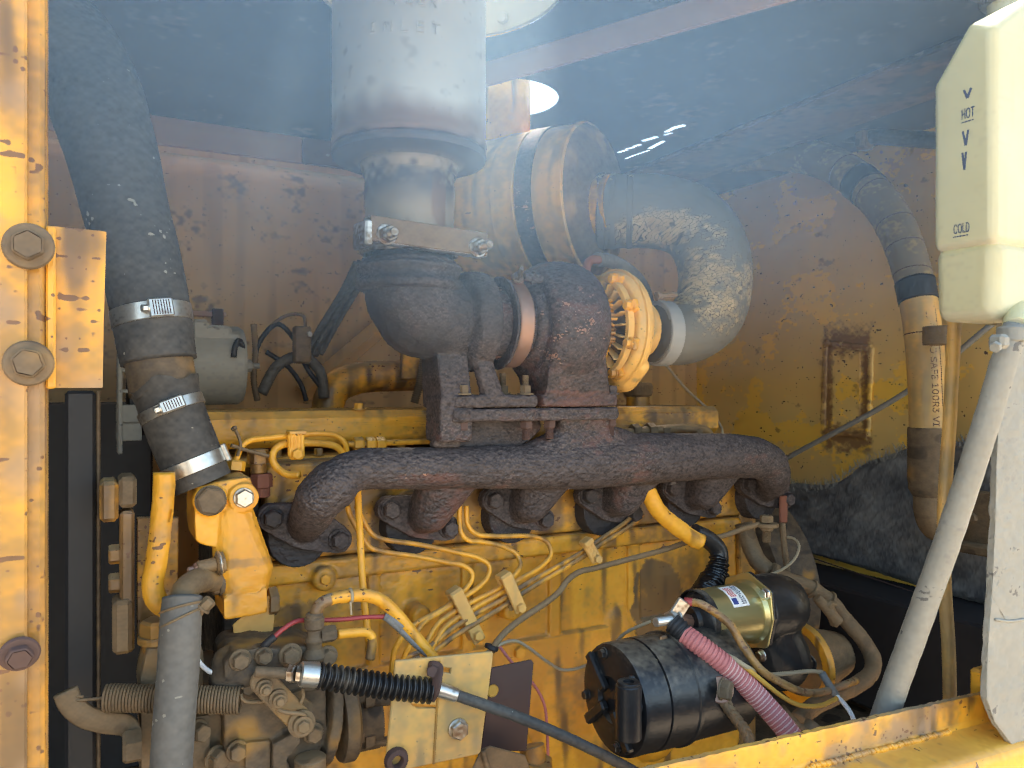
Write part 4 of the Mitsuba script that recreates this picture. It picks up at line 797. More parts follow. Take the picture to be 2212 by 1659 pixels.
# fuel lines above the manifold on the left
def nut(p, axis, af, h, m_='yellow', uv=(.4, .3)): return hexbolt(p, axis, af, h)
fl_ = thing('upper_fuel_line', 'yellow fuel line rising from a brass nut and passing under the upper clip', 'fuel line')
part(fl_, 'tube', pipe([PY(506, 1003, 1.16), PY(513, 985, 1.16), PY(521, 966, 1.165), PY(538, 952, 1.17), PY(580, 946, 1.18), PY(640, 940, 1.19), PY(700, 937, 1.20), PY(730, 943, 1.205), PY(745, 958, 1.205), PY(750, 985, 1.21)], .0044, .004, 14), 'yellow', True, (.15, .2))
part(fl_, 'nut', hexbolt(PY(507, 1016, 1.16), [.15, .1, 1], .024, .014), 'yellow', False, (.3, .2))
f2_ = thing('upper_fuel_line', 'yellow fuel line curled in a C below the upper clip', 'fuel line')
part(f2_, 'tube', pipe([PY(648, 1026, 1.15), PY(622, 1025, 1.16), PY(600, 1012, 1.17), PY(588, 990, 1.175), PY(596, 969, 1.18), PY(618, 959, 1.185), PY(660, 957, 1.19), PY(700, 959, 1.20), PY(728, 966, 1.205), PY(745, 985, 1.21)], .0054, .004, 14), 'yellow', True, (.15, .15))
lc_ = thing('line_clip', 'grooved yellow clip with one bolt holding the upper fuel lines', 'clip')
part(lc_, 'plate', slabY([(622, 938), (658, 938), (659, 985), (652, 994), (630, 994), (623, 985)], 1.172, .008, .002, .003), 'yellow', False, (.15, .1)); part(lc_, 'fold', rbox(PY(640, 934, 1.184), [.026, .026, .006], .002), 'yellow', False, (.3, .6))
for px in (629, 636, 643, 650): part(lc_, 'groove', rbox(PY(px, 953, 1.1715), [.0018, .002, .022], .0006), 'yellow', False, (.1, .1))
part(lc_, 'bolt', hexbolt(PY(641, 981, 1.170), [0, -1, 0], .014, .007), 'yellow', False, (.2, .2))
f3_ = thing('injector_line', 'straight yellow line with hex couplings running along the rocker cover foot', 'fuel line')
part(f3_, 'tube', pipe([PY(752, 960, 1.255), PY(830, 957, 1.255), PY(930, 953, 1.255)], .0050, .006, 12), 'yellow', True, (.4, .3))
for px in (764, 790, 812): part(f3_, 'coupling', hexbolt(PY(px, 959, 1.255), [1, 0, 0], .020, .016), 'yellow', False, (.4, .25))
for k, (px, py, l_) in enumerate(((558, 1000, 'second injector nut from the left, in shadow below the yellow line'), (565, 1052, 'reddish injector nut low beside the thermostat housing bolt'))):
    solo('injector_nut', l_, 'nut', join(hexbolt(PY(px, py, 1.20), Z_, .028, .02), cyl(PY(px, py + 22, 1.20), PY(px, py, 1.20), .012)), 'yellow' if k == 0 else 'redrust', False, (.75, .5))
tw = thing('twisted_wire', 'short grey twisted wire sticking up from the left fuel nut', 'wire')
part(tw, 'strand', pipe([PY(513, 985, 1.15), PY(520, 960, 1.15), PY(515, 942, 1.15), PY(506, 925, 1.145)], .0022), 'dusty', True, (.5, 0)); part(tw, 'strand', pipe([PY(500, 962, 1.145), PY(530, 972, 1.155), PY(580, 985, 1.17)], .0026), 'dusty', True, (.5, 0))
part(tw, 'tip', bumpy(trimesh.creation.icosphere(2, .0035).apply_translation(PY(506, 925, 1.145)), .003, 300), 'dusty', False, (.3, 0))
# fitting row right of the turbo foot
rf = thing('return_line', 'dusty grey return line with old fittings along the right of the rocker cover', 'fuel line')
part(rf, 'tube', pipe([PY(1345, 936, 1.24), PY(1420, 928, 1.24), PY(1500, 925, 1.24), PY(1525, 930, 1.24), PY(1538, 945, 1.24)], .0085, .005, 14), 'dusty', True, (.5, .1))
for px, r in ((1365, .022), (1398, .026), (1428, .020), (1500, .017)): part(rf, 'fitting', hexbolt(PY(px, 930, 1.24), [1, 0, .03], r, .018), 'dusty', False, (.3, .15))
part(rf, 'wire', pipe([PY(1440, 790, 1.45), PY(1480, 838, 1.42), PY(1535, 890, 1.36), PY(1560, 930, 1.30), PY(1545, 950, 1.26)], .003), 'tan', True)
oc = thing('oil_filler_cap', 'brown-grey knurled oil filler cap on the rocker cover behind the compressor', 'cap')
p = PY(1378, 858, 1.43); part(oc, 'cap', lathe([(0, 0), (.024, 0), (.030, .004), (.032, .008), (.032, .028), (.029, .032), (0, .034)], [p[0], p[1], p[2]], Z_, 40), 'dusty', 40, (.6, .05))
part(oc, 'knurl', join(*[rbox([p[0] + .032 * math.cos(a), p[1] + .032 * math.sin(a), p[2] + .018], [.003, .003, .018], .0006, frame(Z_, [math.cos(a), math.sin(a), 0])[:, [0, 1, 2]]) for a in np.arange(36) * 2 * math.pi / 36]), 'dusty', False, (.6, .05))
part(oc, 'neck', cyl([p[0], p[1], zc1 - .004], [p[0], p[1], p[2] + .002], .026), 'yellow', 40, (.7, .3))
# ------------------------------------------------ injection lines (six) and their clamps
YI = 1.13
def z8(x, y): return (737 + x / 3, 1106 + y / 3)
lines = [
 ([(40, -40), (60, 30), (130, 150), (180, 225), (250, 252), (500, 290), (700, 330), (790, 348), (848, 395), (842, 450), (790, 512), (700, 600), (600, 660), (480, 725), (400, 800), (345, 900), (325, 1040)], 'first injection line from the left, its bend lowest on the block'),
 ([(95, -40), (125, 20), (188, 130), (245, 168), (500, 210), (760, 265), (890, 298), (960, 350), (950, 420), (880, 495), (800, 548), (640, 650), (540, 712), (480, 800), (400, 960), (380, 1060)], 'second injection line from the left, just above the lowest bend'),
 ([(766, -40), (765, 20), (776, 130), (820, 182), (900, 192), (1050, 225), (1140, 278), (1162, 345), (1125, 405), (1030, 487), (830, 592), (640, 712), (560, 830), (500, 960)], 'third injection line, dropping from behind the middle port with the shorter bend'),
 ([(811, -40), (812, 20), (822, 85), (870, 140), (1000, 156), (1250, 160), (1340, 202), (1360, 272), (1300, 350), (1150, 440), (1040, 520), (850, 628), (680, 740), (600, 860), (560, 960)], 'fourth injection line, dropping from behind the middle port with the longer bend'),
 ([(1900, 10), (1850, 60), (1660, 190), (1560, 260), (1160, 490), (1060, 558), (870, 662), (700, 770), (560, 880), (400, 952)], 'fifth injection line, upper of the two straight ones reaching the right clamp'),
 ([(1960, 20), (1900, 72), (1680, 212), (1580, 282), (1170, 530), (1070, 600), (890, 710), (720, 815), (600, 900), (420, 968)], 'sixth injection line, lower of the two straight ones reaching the right clamp')]
for k, (pts, l_) in enumerate(lines):
    P3 = [PY(*z8(x, y), float(np.interp(y, [-40, 60, 250, 420, 620, 800], [1.172, 1.170, YI + .030, YI + .012, YI, YI - .02]))) for x, y in pts]
    t = thing('injection_line', l_, 'fuel line', 'steel injection lines to the pump'); part(t, 'tube', pipe(P3, .0040, .004, 14), 'yellow', True, (.36 if k < 4 else .72, .10))
def bar_clamp(label, a, b, w, yy, bolt):
    t = thing('line_clamp', label, 'clamp', 'yellow clamps holding the injection lines'); A, Bq = PY(*z8(*a), yy), PY(*z8(*b), yy); d = (Bq - A) / np.linalg.norm(Bq - A); n_ = np.array([0, -1., 0]); s_ = np.cross(d, n_); Fm = np.stack([d, s_, -n_], 1)
    for nm, off in (('front_bar', 0), ('back_bar', .020)): part(t, nm, rbox((A + Bq) / 2 + Y_ * off, [np.linalg.norm(Bq - A) + .016, w, .007], .002, Fm), 'faded_yellow', False, (.22, .12))
    part(t, 'end_tab', rbox(A - d * .006 + Y_ * .010, [.008, w, .022], .002, Fm), 'faded_yellow', False, (.3, .2))
    part(t, 'bolt', hexbolt(PY(*z8(*bolt), yy - .0036), [0, -1, 0], .014, .007, None), 'faded_yellow', False, (.2, .15)); part(t, 'bolt_shank', cyl(PY(*z8(*bolt), yy), PY(*z8(*bolt), yy) + Y_ * .07, .006), 'yellow', 40, (.5, .2))
    return t
bar_clamp('longest yellow bar clamp across all six injection lines', (757, 545), (885, 810), .0215, YI - .009, (886, 800))
bar_clamp('yellow bar clamp across four injection lines, next to the longest one', (1080, 440), (1155, 615), .021, YI - .009, (1163, 620))
t = thing('line_clamp', 'small ridged yellow clamp on the two right-hand injection lines', 'clamp', 'yellow clamps holding the injection lines')
A, Bq = PY(*z8(1590, 195), YI + .012), PY(*z8(1655, 310), YI + .012); d = (Bq - A) / np.linalg.norm(Bq - A)
for k in (-1, 0, 1): part(t, 'ridge', sweep(np.array([A, Bq]) + np.cross(d, Y_) * .0058 * k, .0048, 12), 'faded_yellow', True, (.2, .25))
part(t, 'end_tab', rbox(A, [.010, .02, .022], .002, np.stack([d, np.cross(d, Y_), Y_], 1)), 'faded_yellow', False, (.2, .2)); part(t, 'bolt', hexbolt(PY(*z8(1662, 305), YI + .006), [0, -1, 0], .013, .006), 'faded_yellow', False, (.3, .3))
for k in ('line_clamp', 'line_clamp_001', 'line_clamp_002'): labels[k].pop('group')
for k in labels:
    if k.startswith('injection_line'): labels[k].pop('group', None)
# grey drain tube with its eyelet
dt = thing('drain_tube', 'dusty grey bent tube crossing the block up to an eyelet bolt at the right', 'tube')
dp = [(980, 900, 1.08), (1010, 840, 1.09), (1100, 745, 1.10), (1400, 530, 1.13), (1470, 440, 1.14), (1540, 390, 1.145), (1640, 365, 1.15), (1850, 310, 1.15), (2110, 240, 1.15), (2250, 195, 1.15)]
part(dt, 'tube', pipe([PY(*z8(x, y), yy) for x, y, yy in dp] + [PY(1560, 1158, 1.14), PY(1612, 1140, 1.13), PY(1640, 1132, 1.125)], .0050, .004, 16), 'dusty', True, (.85, .12))
part(dt, 'eyelet', cyl(PY(1657, 1134, 1.12) - Z_ * .004, PY(1657, 1134, 1.12) + Z_ * .004, .022), 'dusty', 40, (.75, 0)); e0 = PY(1656, 1131, 1.12)
part(dt, 'bolt', join(hexbolt(e0 + Z_ * .003, Z_, .022, .013), hexbolt(e0 - Z_ * .004, -Z_, .022, .010, None, .022, .0085)), 'dusty', False, (.75, 0)); part(dt, 'rod', pipe([PY(1690, 1130, 1.13), PY(1694, 1180, 1.13), PY(1702, 1240, 1.13)], .006), 'dusty', True, (.6, 0))
part(dt, 'tie', ring(PY(1062, 1398, 1.082), [.4, 0, .9], .0058, .011, .007, 24), 'charcoal', 40)
ft = thing('fuel_tube', 'straight yellow tube standing before the block with a hooked lower end', 'tube')
part(ft, 'tube', pipe([PY(772, 1040, 1.16), PY(774, 1090, 1.15), PY(778, 1160, 1.13), PY(782, 1240, 1.12), (PY(790, 1330, 1.11)), PY(797, 1385, 1.10)], .0052, .006, 14), 'yellow', True, (.3, .2))
bt = thing('peeled_oil_tube', 'yellow tube with split peeling paint running down to a black greasy elbow', 'tube')
yo = 1.10
part(bt, 'sleeve', bumpy(pipe([PY(1372, 1020, 1.12), PY(1398, 1062, 1.12), PY(1423, 1104, 1.115), PY(1460, 1136, 1.11), PY(1496, 1163, 1.105), PY(1515, 1172, 1.10)], .0150, .003, 28), .0022, 45, 3), 'yellow', True, (.12, .12))
part(bt, 'black_elbow', pipe([PY(1498, 1150, 1.115), PY(1530, 1166, 1.11), PY(1552, 1190, 1.105), PY(1553, 1225, 1.10)], .0165, .004, 24), 'black', True, (.2, 0))
gq = curve([PY(1553, 1205, 1.10), PY(1548, 1240, 1.095), PY(1534, 1270, 1.085), PY(1517, 1296, 1.075)], .0012); gs = np.linspace(0, 1, len(gq))
part(bt, 'greasy_boot', bumpy(sweep(gq, np.interp(gs, [0, .25, .5, 1], [.0165, .019, .025, .026]) + .0016 * np.sin(np.arange(len(gq)) * .9), 32), .004, 90, 6), 'grease', True, label='black shiny grease-covered boot')
# ------------------------------------------------ fuel injection pump
YP = 1.02
ip = thing('injection_pump', 'oily brown dust-covered fuel injection pump at the lower left', 'injection pump')
def z7(x, y): return (460.8 + x / 4.695, 1305.7 + y / 4.695)
up_ = slabY([(484, 1470), (486, 1430), (505, 1408), (560, 1400), (600, 1402), (660, 1394), (695, 1408), (713, 1410), (714, 1432), (706, 1488), (640, 1500), (520, 1500)], YP, .10, .006, .006)
mb = slabY([(484, 1500), (640, 1490), (706, 1488), (706, 1600), (680, 1640), (668, 1700), (500, 1700), (484, 1660)], YP + .012, .12, .008, .006)
pb_ = cast(up_, mb, cyl(PY(690, 1552, YP + .05), PY(712, 1552, YP + .05), .058, .060), m3.Manifold.batch_hull([msph(PY(490, 1470, YP + .02), .022), msph(PY(492, 1430, YP + .03), .02), msph(PY(530, 1450, YP + .012), .022)]),
           slabY([(588, 1700), (590, 1610), (640, 1580), (650, 1600), (620, 1640), (640, 1700)], YP - .004, .03, .003, .002), slabY([(530, 1700), (530, 1605), (585, 1600), (585, 1700)], YP + .004, .03, .002, .002), e=.0045, it=6, amp=.0014, freq=80, seed=31)
part(ip, 'body', pb_, 'dusty', True, lambda v: np.stack([np.where(v[:, 2] > PY(600, 1485, YP)[2], .04, .28) + .2 * (meshkit.noise(v * 30, 3) - .5), .12 + .28 * meshkit.noise(v * 22, 8)], 1))
part(ip, 'flange', lathe([(0, 0), (.056, 0), (.058, .004), (.058, .016), (.054, .020), (0, .020)], PY(728, 1552, YP + .05), X_, 48), 'dusty', 40, (.20, .15))
part(ip, 'end_cap', lathe([(0, -.03), (.040, -.03), (.045, 0), (.045, .03), (0, .03)], PY(765, 1552, YP + .07), X_, 40), 'dusty', 40, (.1, .1))
for x, y, r in ((1010, 1300, .018), (270, 560, .018), (340, 830, .014), (1155, 520, .018), (240, 1480, .018), (510, 520, .015), (780, 510, .02)):
    p = PY(*z7(x, y), YP - .002 if y < 700 else YP + .008); part(ip, 'bolt', hexbolt(p, [0, -1, 0], r, .010, (r * .75, .003)), 'dusty', False, (.45, .2))
for py in (1505, 1592):
    for px, r in ((765, .020), (785, .024)): part(ip, 'outlet_nut', hexbolt(PY(px, py + (px - 765) * .3, YP + .035), [1, 0, .02], r, .014), 'dusty', False, (.35, .3))
    part(ip, 'outlet_tube', pipe([PY(800, py + 10, YP + .035), PY(850, py + 6, YP + .04), PY(905, py - 30, YP + .06)], .0065, .005, 12), 'dusty', True, (.15, .05))
part(ip, 'drain_cup', cyl(PY(670, 1635, YP - .01), PY(672, 1720, YP - .01), .020, .018), 'dusty', 40, (.75, 0))
part(ip, 'terminal', join(hexbolt(PY(562, 1412, YP + .01), Z_, .020, .008, (.013, .003)), cyl(PY(562, 1408, YP + .01), PY(562, 1398, YP + .01), .005)), 'dusty', False, (.4, .05))
# drive housing left of it
dh = thing('pump_drive_housing', 'round dusty brown drive housing behind the hanging grey hose', 'housing')
part(dh, 'body', cast(lathe([(0, 0), (.05, 0), (.062, .012), (.066, .05), (.078, .062), (.080, .085), (0, .085)], PY(318, 1560, YP + .12), X_, 48), slabY([(318, 1400), (440, 1400), (446, 1700), (305, 1700), (302, 1470)], YP + .045, .08, .008, .006), e=.006, it=6, amp=.0012, freq=60, seed=33), 'dusty', True, (.62, .22))
part(dh, 'cap_nut', join(hexbolt(PY(345, 1384, YP + .07), Z_, .040, .020, (.026, .008)), cyl(PY(345, 1405, YP + .07), PY(345, 1380, YP + .07), .020)), 'yellow', False, (.65, .15))
part(dh, 'side_plate', slabY([(415, 1550), (452, 1545), (455, 1700), (410, 1700)], YP + .03, .02, .003, .002), 'dusty', False, (.45, .1))
for a, b in ((424, 1578), (465, 1634), (462, 1640)): part(dh, 'bolt', hexbolt(PY(a, b, YP + .022), [.5, -1, 0], .020, .014, (.014, .003)), 'dusty', False, (.6, .3))
# tension spring with hooks and the bent lever
ts_ = thing('tension_spring', 'grey close-wound tension spring passing behind the hanging hose', 'spring')
a, b = PY(229, 1507, YP + .035), PY(521, 1513, YP - .012); L_ = np.linalg.norm(b - a); nt = 42; th_ = np.linspace(0, 2 * math.pi * nt, nt * 22); Fm = frame(b - a); pos = a + Fm[:, 2] * (th_ / th_[-1] * L_)[:, None] + .0150 * (np.cos(th_)[:, None] * Fm[:, 0] + np.sin(th_)[:, None] * Fm[:, 1])
part(ts_, 'coil', sweep(pos, .0018, 7), 'dusty', True, (.55, 0)); part(ts_, 'hook', pipe([a + Fm[:, 0] * .0, PY(200, 1510, YP + .036), PY(160, 1511, YP + .04), PY(152, 1503, YP + .04), PY(180, 1505, YP + .04)], .0019), 'dusty', True, (.6, 0))
part(ts_, 'hook', pipe([PY(520, 1500, YP - .012), PY(526, 1514, YP - .016), PY(560, 1516, YP - .012), PY(588, 1514, YP - .016), PY(599, 1504, YP - .022)], .0024), 'dusty', True, (.75, 0))
sl = thing('bent_lever', 'flat grey bent lever holding the left end of the spring', 'lever')
part(sl, 'strap', sweep(curve([PY(141, 1493, YP + .042), PY(154, 1522, YP + .042), PY(185, 1548, YP + .042), PY(235, 1562, YP + .042), PY(272, 1567, YP + .04), PY(284, 1582, YP + .032), PY(285, 1612, YP + .028), PY(285, 1640, YP + .026)], .004), .0135, 12, flat=(1, .35), up=[0, 0, 1]), 'dusty', True, (.68, 0))
part(sl, 'stud', hexbolt(PY(305, 1608, YP + .02), [-1, 0, 0], .034, .02), 'dusty', False, (.5, .1))
# governor lever and wire links
gl = thing('governor_lever', 'pale grease-smeared governor lever slanting across the pump', 'lever')
yl = YP - .028
A, Bq = PY(*z7(505, 790), yl), PY(*z7(890, 1190), yl); d = (Bq - A) / np.linalg.norm(Bq - A); sd = np.cross(d, Y_); w_ = .0150; n_ = 12
o2 = [(A + sd * w_ * math.cos(t_) - d * w_ * math.sin(t_)) for t_ in np.linspace(0, math.pi, n_)] + [(Bq - sd * w_ * math.cos(t_) + d * w_ * math.sin(t_)) for t_ in np.linspace(0, math.pi, n_)]
part(gl, 'arm', poly_plate(np.array(o2)[:, [0, 2]], [0, yl, 0], X_, Z_, .007, .0015), 'dusty', False, (.70, .55))
for (x, y), r in (((515, 838), .0075), ((655, 950), .0085), ((890, 1200), .0125)):
    p = PY(*z7(x, y), yl - .001); part(gl, 'pivot', join(lathe([(0, 0), (r * 1.35, 0), (r * 1.35, .004), (r * .95, .005), (r * .95, .012), (0, .012)], p, -Y_, 28), hexbolt(p - Y_ * .011, -Y_, r * 1.1, .006)), 'dusty', False, (.72, .25))
part(gl, 'shaft', cyl(PY(*z7(900, 1190), yl), PY(*z7(900, 1190), yl) + Y_ * .05, .014), 'dusty', 40, (.5, .2))
part(gl, 'return_wire', pipe([PY(*z7(650, 1060), yl - .006), PY(*z7(700, 1085), yl - .009), PY(*z7(800, 1100), yl - .011), PY(*z7(900, 1110), yl - .012), PY(*z7(935, 1125), yl - .008)], .0026), 'dusty', True, (.75, .1)); part(gl, 'return_wire', pipe([PY(*z7(905, 860), yl + .004), PY(*z7(918, 920), yl), PY(*z7(885, 1005), yl - .002)], .0022), 'dusty', True, (.75, .1))
part(gl, 'back_fork', slabY([(628, 1500), (655, 1490), (660, 1510), (676, 1520), (674, 1545), (650, 1548)], yl + .018, .01, .002, .002), 'dusty', False, (.4, .35))
# shut-off cable with bellows
cb = thing('control_cable', 'black push-pull control cable with ribbed rubber bellows and steel rod end', 'control cable')
yk = YP - .055
part(cb, 'rod', cyl(PY(551, 1451, yk + .02), PY(628, 1455, yk + .008), .0066), 'dusty', 40, (.35, .1)); part(cb, 'jam_nut', hexbolt(PY(625, 1455, yk + .009), PY(650, 1457, yk) - PY(625, 1455, yk + .009), .019, .008), 'steel', False, (.6, 0)); part(cb, 'jam_nut', hexbolt(PY(641, 1456, yk + .004), PY(660, 1457, yk) - PY(640, 1456, yk + .004), .018, .006), 'steel', False, (.6, 0))
part(cb, 'rod_end', cyl(PY(648, 1456, yk + .002), PY(688, 1458, yk), .0150, .0155), 'steel', 40, (.35, 0), label='bright steel collar')
bq = curve([PY(688, 1459, yk), PY(760, 1471, yk - .004), PY(850, 1484, yk - .010), PY(937, 1493, yk - .018)], .0007); k_ = np.arange(len(bq)); L_ = len(bq); per = L_ / 19.0
part(cb, 'bellows', sweep(bq, .0137 + .0032 * np.tanh(1.8 * np.sin(k_ * 2 * math.pi / per)), 36), 'black', True, (.32, 0))
fp = [PY(937, 1487, yk - .018), PY(987, 1502, yk - .024)]; part(cb, 'ferrule', cyl(*fp, .0100, .0092), 'steel', 40, (.3, 0))
cq = curve([PY(984, 1501, yk - .024), PY(1050, 1524, yk - .035), PY(1120, 1549, yk - .045), PY(1237, 1599, yk - .055), PY(1357, 1659, yk - .06), PY(1440, 1710, yk - .06)], .004); part(cb, 'jacket', bumpy(sweep(cq, .0074, 20), .0005, 70), 'rubber', True, (.32, .05))
cc = thing('cable_clamp', 'rusty bent clamp holding the cable ferrule on the yellow plate', 'clamp'); 
part(cc, 'strap', sweep(curve([PY(925, 1447, yk - .005), PY(932, 1440, yk - .016), PY(946, 1443, yk - .022), PY(945, 1465, yk - .030), PY(940, 1490, yk - .031), PY(930, 1508, yk - .022)], .002), .0075, 10, flat=(.3, 1), up=[1, 0, 0]), 'darkrust', True); part(cc, 'bolt', hexbolt(PY(934, 1450, yk - .017), [-.4, -1, .3], .014, .008), 'darkrust', False)
# yellow bracket plate and brown plate
bk = thing('cable_bracket', 'worn yellow bracket plate with slots and a grey bolt at the bottom centre', 'bracket plate')
yb_ = .955
part(bk, 'plate', slabY([(855, 1428), (1064, 1408), (1066, 1414), (1039, 1624), (1034, 1630), (937, 1650), (832, 1672)], yb_, .006, .0012, 0, [[(948, 1441), (974, 1444), (973, 1455), (948, 1452)], [(888, 1520), (940, 1524), (944, 1530), (900, 1529)]]), 'faded_yellow', False, (.55, .32))
part(bk, 'fold', sweep(np.array([PY(950, 1428, yb_ - .001), PY(937, 1650, yb_ - .001)]), .0016, 8), 'yellow', True, (.7, .3))
part(bk, 'bolt', hexbolt(PY(989, 1574, yb_ - .001), [0, -1, 0], .022, .008, (.0135, .002)), 'steel', False, (.6, 0)); part(bk, 'grommet', lathe([(.007, 0), (.015, 0), (.016, .003), (.014, .009), (.008, .010), (.006, .004)], PY(854, 1639, yb_ - .0005), -Y_, 32, closed=True), 'darkrust', 40)
bp_ = solo('guard_plate', 'rust-brown plate with a yellow spot behind the bracket plate', 'plate', slabY([(1062, 1444), (1149, 1426), (1153, 1432), (1150, 1470), (1138, 1623), (1040, 1622)], 1.02, .005, .001), 'darkrust', False)
part(bp_, 'paint_spot', cyl(PY(1064, 1492, 1.0195), PY(1064, 1492, 1.0195) - Y_ * .0012, .009), 'ochre', 40)
# fuel hose with tee
te = thing('fuel_tee', 'oily dark brass tee fitting standing on the injection pump', 'tee fitting')
yt2 = YP - .004
a, b = PY(681, 1330, yt2), PY(679, 1424, yt2)
part(te, 'stem', lathe([(0, 0), (.014, 0), (.0155, .004), (.013, .010), (.0095, .014), (.0095, .020), (.0115, .023), (.0115, .027), (.009, .030), (.009, .038), (.0125, .041), (.0128, .053), (.011, .055), (.011, .058), (.009, .060), (0, .060)], b, Z_, 32), 'dusty', 40, (.28, .1))
part(te, 'side_nut', hexbolt(PY(692, 1372, yt2), [1, 0, .02], .019, .020), 'dusty', False, (.2, .1))
pp_ = [PY(729, 1370, yt2), PY(760, 1367, yt2), PY(790, 1366, yt2), PY(801, 1372, yt2), PY(804, 1384, yt2), PY(802, 1405, yt2), PY(799, 1424, yt2)]
part(te, 'pipe', pipe(pp_, .0062, .003, 16), 'yellow', True, lambda v: np.stack([.2 + .7 * (v[:, 2] < PY(800, 1378, yt2)[2]), np.full(len(v), .35)], 1))
fh = thing('fuel_hose', 'cracked yellow painted fuel hose arching from the tee to behind the bracket plate', 'hose')
q1 = curve([PY(682, 1334, yt2), PY(684, 1318, yt2), PY(695, 1303, yt2), PY(715, 1294, yt2 + .002), PY(745, 1288, yt2 + .006), PY(790, 1286, yt2 + .01), PY(822, 1296, yt2 + .01), PY(852, 1322, yt2 + .008), PY(895, 1374, yt2 + .004), PY(940, 1428, yt2)], .003); k = np.arange(len(q1)) / len(q1)
part(fh, 'hose', sweep(q1, np.where(k < .2, .0078, .0088), 20), 'yellow', True, lambda v: np.stack([np.where(v[:, 0] < PY(716, 1300, yt2)[0], .98, .28), np.where(v[:, 0] < PY(716, 1300, yt2)[0], .9, .40)], 1)); part(fh, 'tie', ring(PY(757, 1287, yt2 + .007), [1, 0, 0], .008, .0105, .004, 24), 'tan', 40); part(fh, 'tie_tail', pipe([PY(757, 1300, yt2 - .004), PY(759, 1328, yt2 - .004)], .0015), 'tan', True)
part(fh, 'companion_wire', pipe([PY(835, 1335, yt2 + .004), PY(870, 1366, yt2 + .002), PY(908, 1402, yt2 - .001), PY(948, 1434, yt2 - .004)], .0042), 'greyhose', True)
rw = thing('red_wire', 'red wire with grey end boots arching over the pump to the fuel hose', 'wire')
part(rw, 'wire', pipe([PY(590, 1378, yt2 + .004), PY(610, 1360, yt2 + .006), PY(640, 1342, yt2 + .012), (PY(680, 1340, yt2 + .018)), PY(740, 1338, yt2 + .016), PY(790, 1333, yt2 + .012), PY(832, 1332, yt2 + .008)], .0030), 'red', True); part(rw, 'boot', pipe([PY(568, 1398, yt2 + .006), PY(578, 1388, yt2 + .005), PY(594, 1374, yt2 + .004)], .0050), 'charcoal', True); part(rw, 'boot', pipe([PY(830, 1331, yt2 + .008), PY(850, 1340, yt2 + .005), PY(868, 1356, yt2 + .002)], .0055), 'greyhose', True)
solo('white_wire', 'short white wire curving out from behind the grey hose to the pump', 'wire', pipe([PY(418, 1398, YP + .03), PY(430, 1430, YP + .03), PY(455, 1452, YP + .02), PY(486, 1457, YP + .012)], .0030), 'white', True)
solo('thin_wire', 'thin grey-brown wire running along the block to the starter', 'wire', pipe([PY(1050, 1410, 1.09), PY(1080, 1392, 1.09), PY(1112, 1384, 1.10), PY(1140, 1398, 1.11), PY(1180, 1428, 1.12), PY(1215, 1447, 1.12), PY(1260, 1440, 1.10), PY(1310, 1408, 1.07), PY(1350, 1368, 1.04), PY(1405, 1342, 1.0)], .0026), 'tan', True)
solo('thin_wire', 'thin reddish wire hanging behind the rust-brown plate', 'wire', pipe([PY(1078, 1395, 1.10), PY(1105, 1430, 1.10), PY(1150, 1475, 1.10), PY(1175, 1520, 1.10), PY(1182, 1580, 1.10), PY(1184, 1680, 1.10)], .0024), 'pink', True)
lb = thing('lower_bracket', 'folded grey steel bracket at the bottom edge under the rust-brown plate', 'bracket')
part(lb, 'plate', slabY([(1040, 1620), (1060, 1612), (1135, 1632), (1160, 1700), (1005, 1700)], .98, .004, .001), 'dusty', False, (.65, 0)); part(lb, 'lip', sweep(np.array([PY(1042, 1622, .978), PY(1062, 1690, .978)]), .004, 8), 'dusty', True, (.7, 0))
lf = thing('drain_fitting', 'brass-yellow pipe fitting at the bottom edge right of the rust-brown plate', 'fitting')
part(lf, 'nut', hexbolt(PY(1158, 1665, 1.05), [0, -.3, 1], .045, .02), 'yellow', False, (.5, .3)); part(lf, 'stem', cyl(PY(1158, 1660, 1.05), PY(1148, 1610, 1.06), .018, .020), 'yellow', 40, (.75, .3))
# ================================================================ STARTER, HARNESS, TANK AND HOSES ON THE RIGHT
def zs_(x, y): return (1267.3 + x / 4.154, 1259.6 + y / 4.154)
st = thing('starter_motor', 'black starter motor with gold solenoid at the lower right', 'starter motor')
YZ = .955; c0 = PY(1322, 1512, YZ); RS = .081
part(st, 'end_cap', lathe([(0, .004), (.030, .004), (.034, -.002), (RS - .012, 0), (RS - .002, .003), (RS, .008), (RS, .045), (RS - .002, .047), (0, .047)], c0, X_, 72), 'black', 40, (.22, 0))
part(st, 'brush_band', lathe([(RS - .003, .047), (RS + .001, .048), (RS + .0015, .095), (RS + .004, .097), (RS + .004, .103), (RS, .105), (0, .105), (0, .047)], c0, X_, 72), 'black', 40, (.34, 0))
part(st, 'field_frame', lathe([(0, .105), (RS, .105), (RS, .215), (RS - .01, .23), (0, .23)], c0, X_, 72), 'black', 40, (.32, 0))
for a, w_ in ((50, .03), (140, .03), (230, .03), (315, .03)):
    u = np.array([0, -math.sin(math.radians(a)), math.cos(math.radians(a))]); part(st, 'cap_rib', rbox(c0 + u * .046 - X_ * .004, [.012, .016, .060], .003, np.stack([X_, np.cross(u, X_), u], 1)), 'black', False, (.15, 0))
    part(st, 'cap_screw', hexbolt(c0 + np.array([0, -math.sin(math.radians(a + 28)), math.cos(math.radians(a + 28))]) * .066, -X_, .012, .006, (.009, .002)), 'black', False, (.4, 0))
q = PY(1358, 1478, YZ - RS + .012); part(st, 'cap_boss', join(cyl(q - Z_ * .075, q, .018), ring(q + Z_ * .001, Z_, .008, .016, .006)), 'black', 40, (.12, 0))
part(st, 'cover_band_lug', rbox(PY(1425, 1422, YZ - .03), [.07, .035, .012], .003), 'dusty', False, (.45, 0))
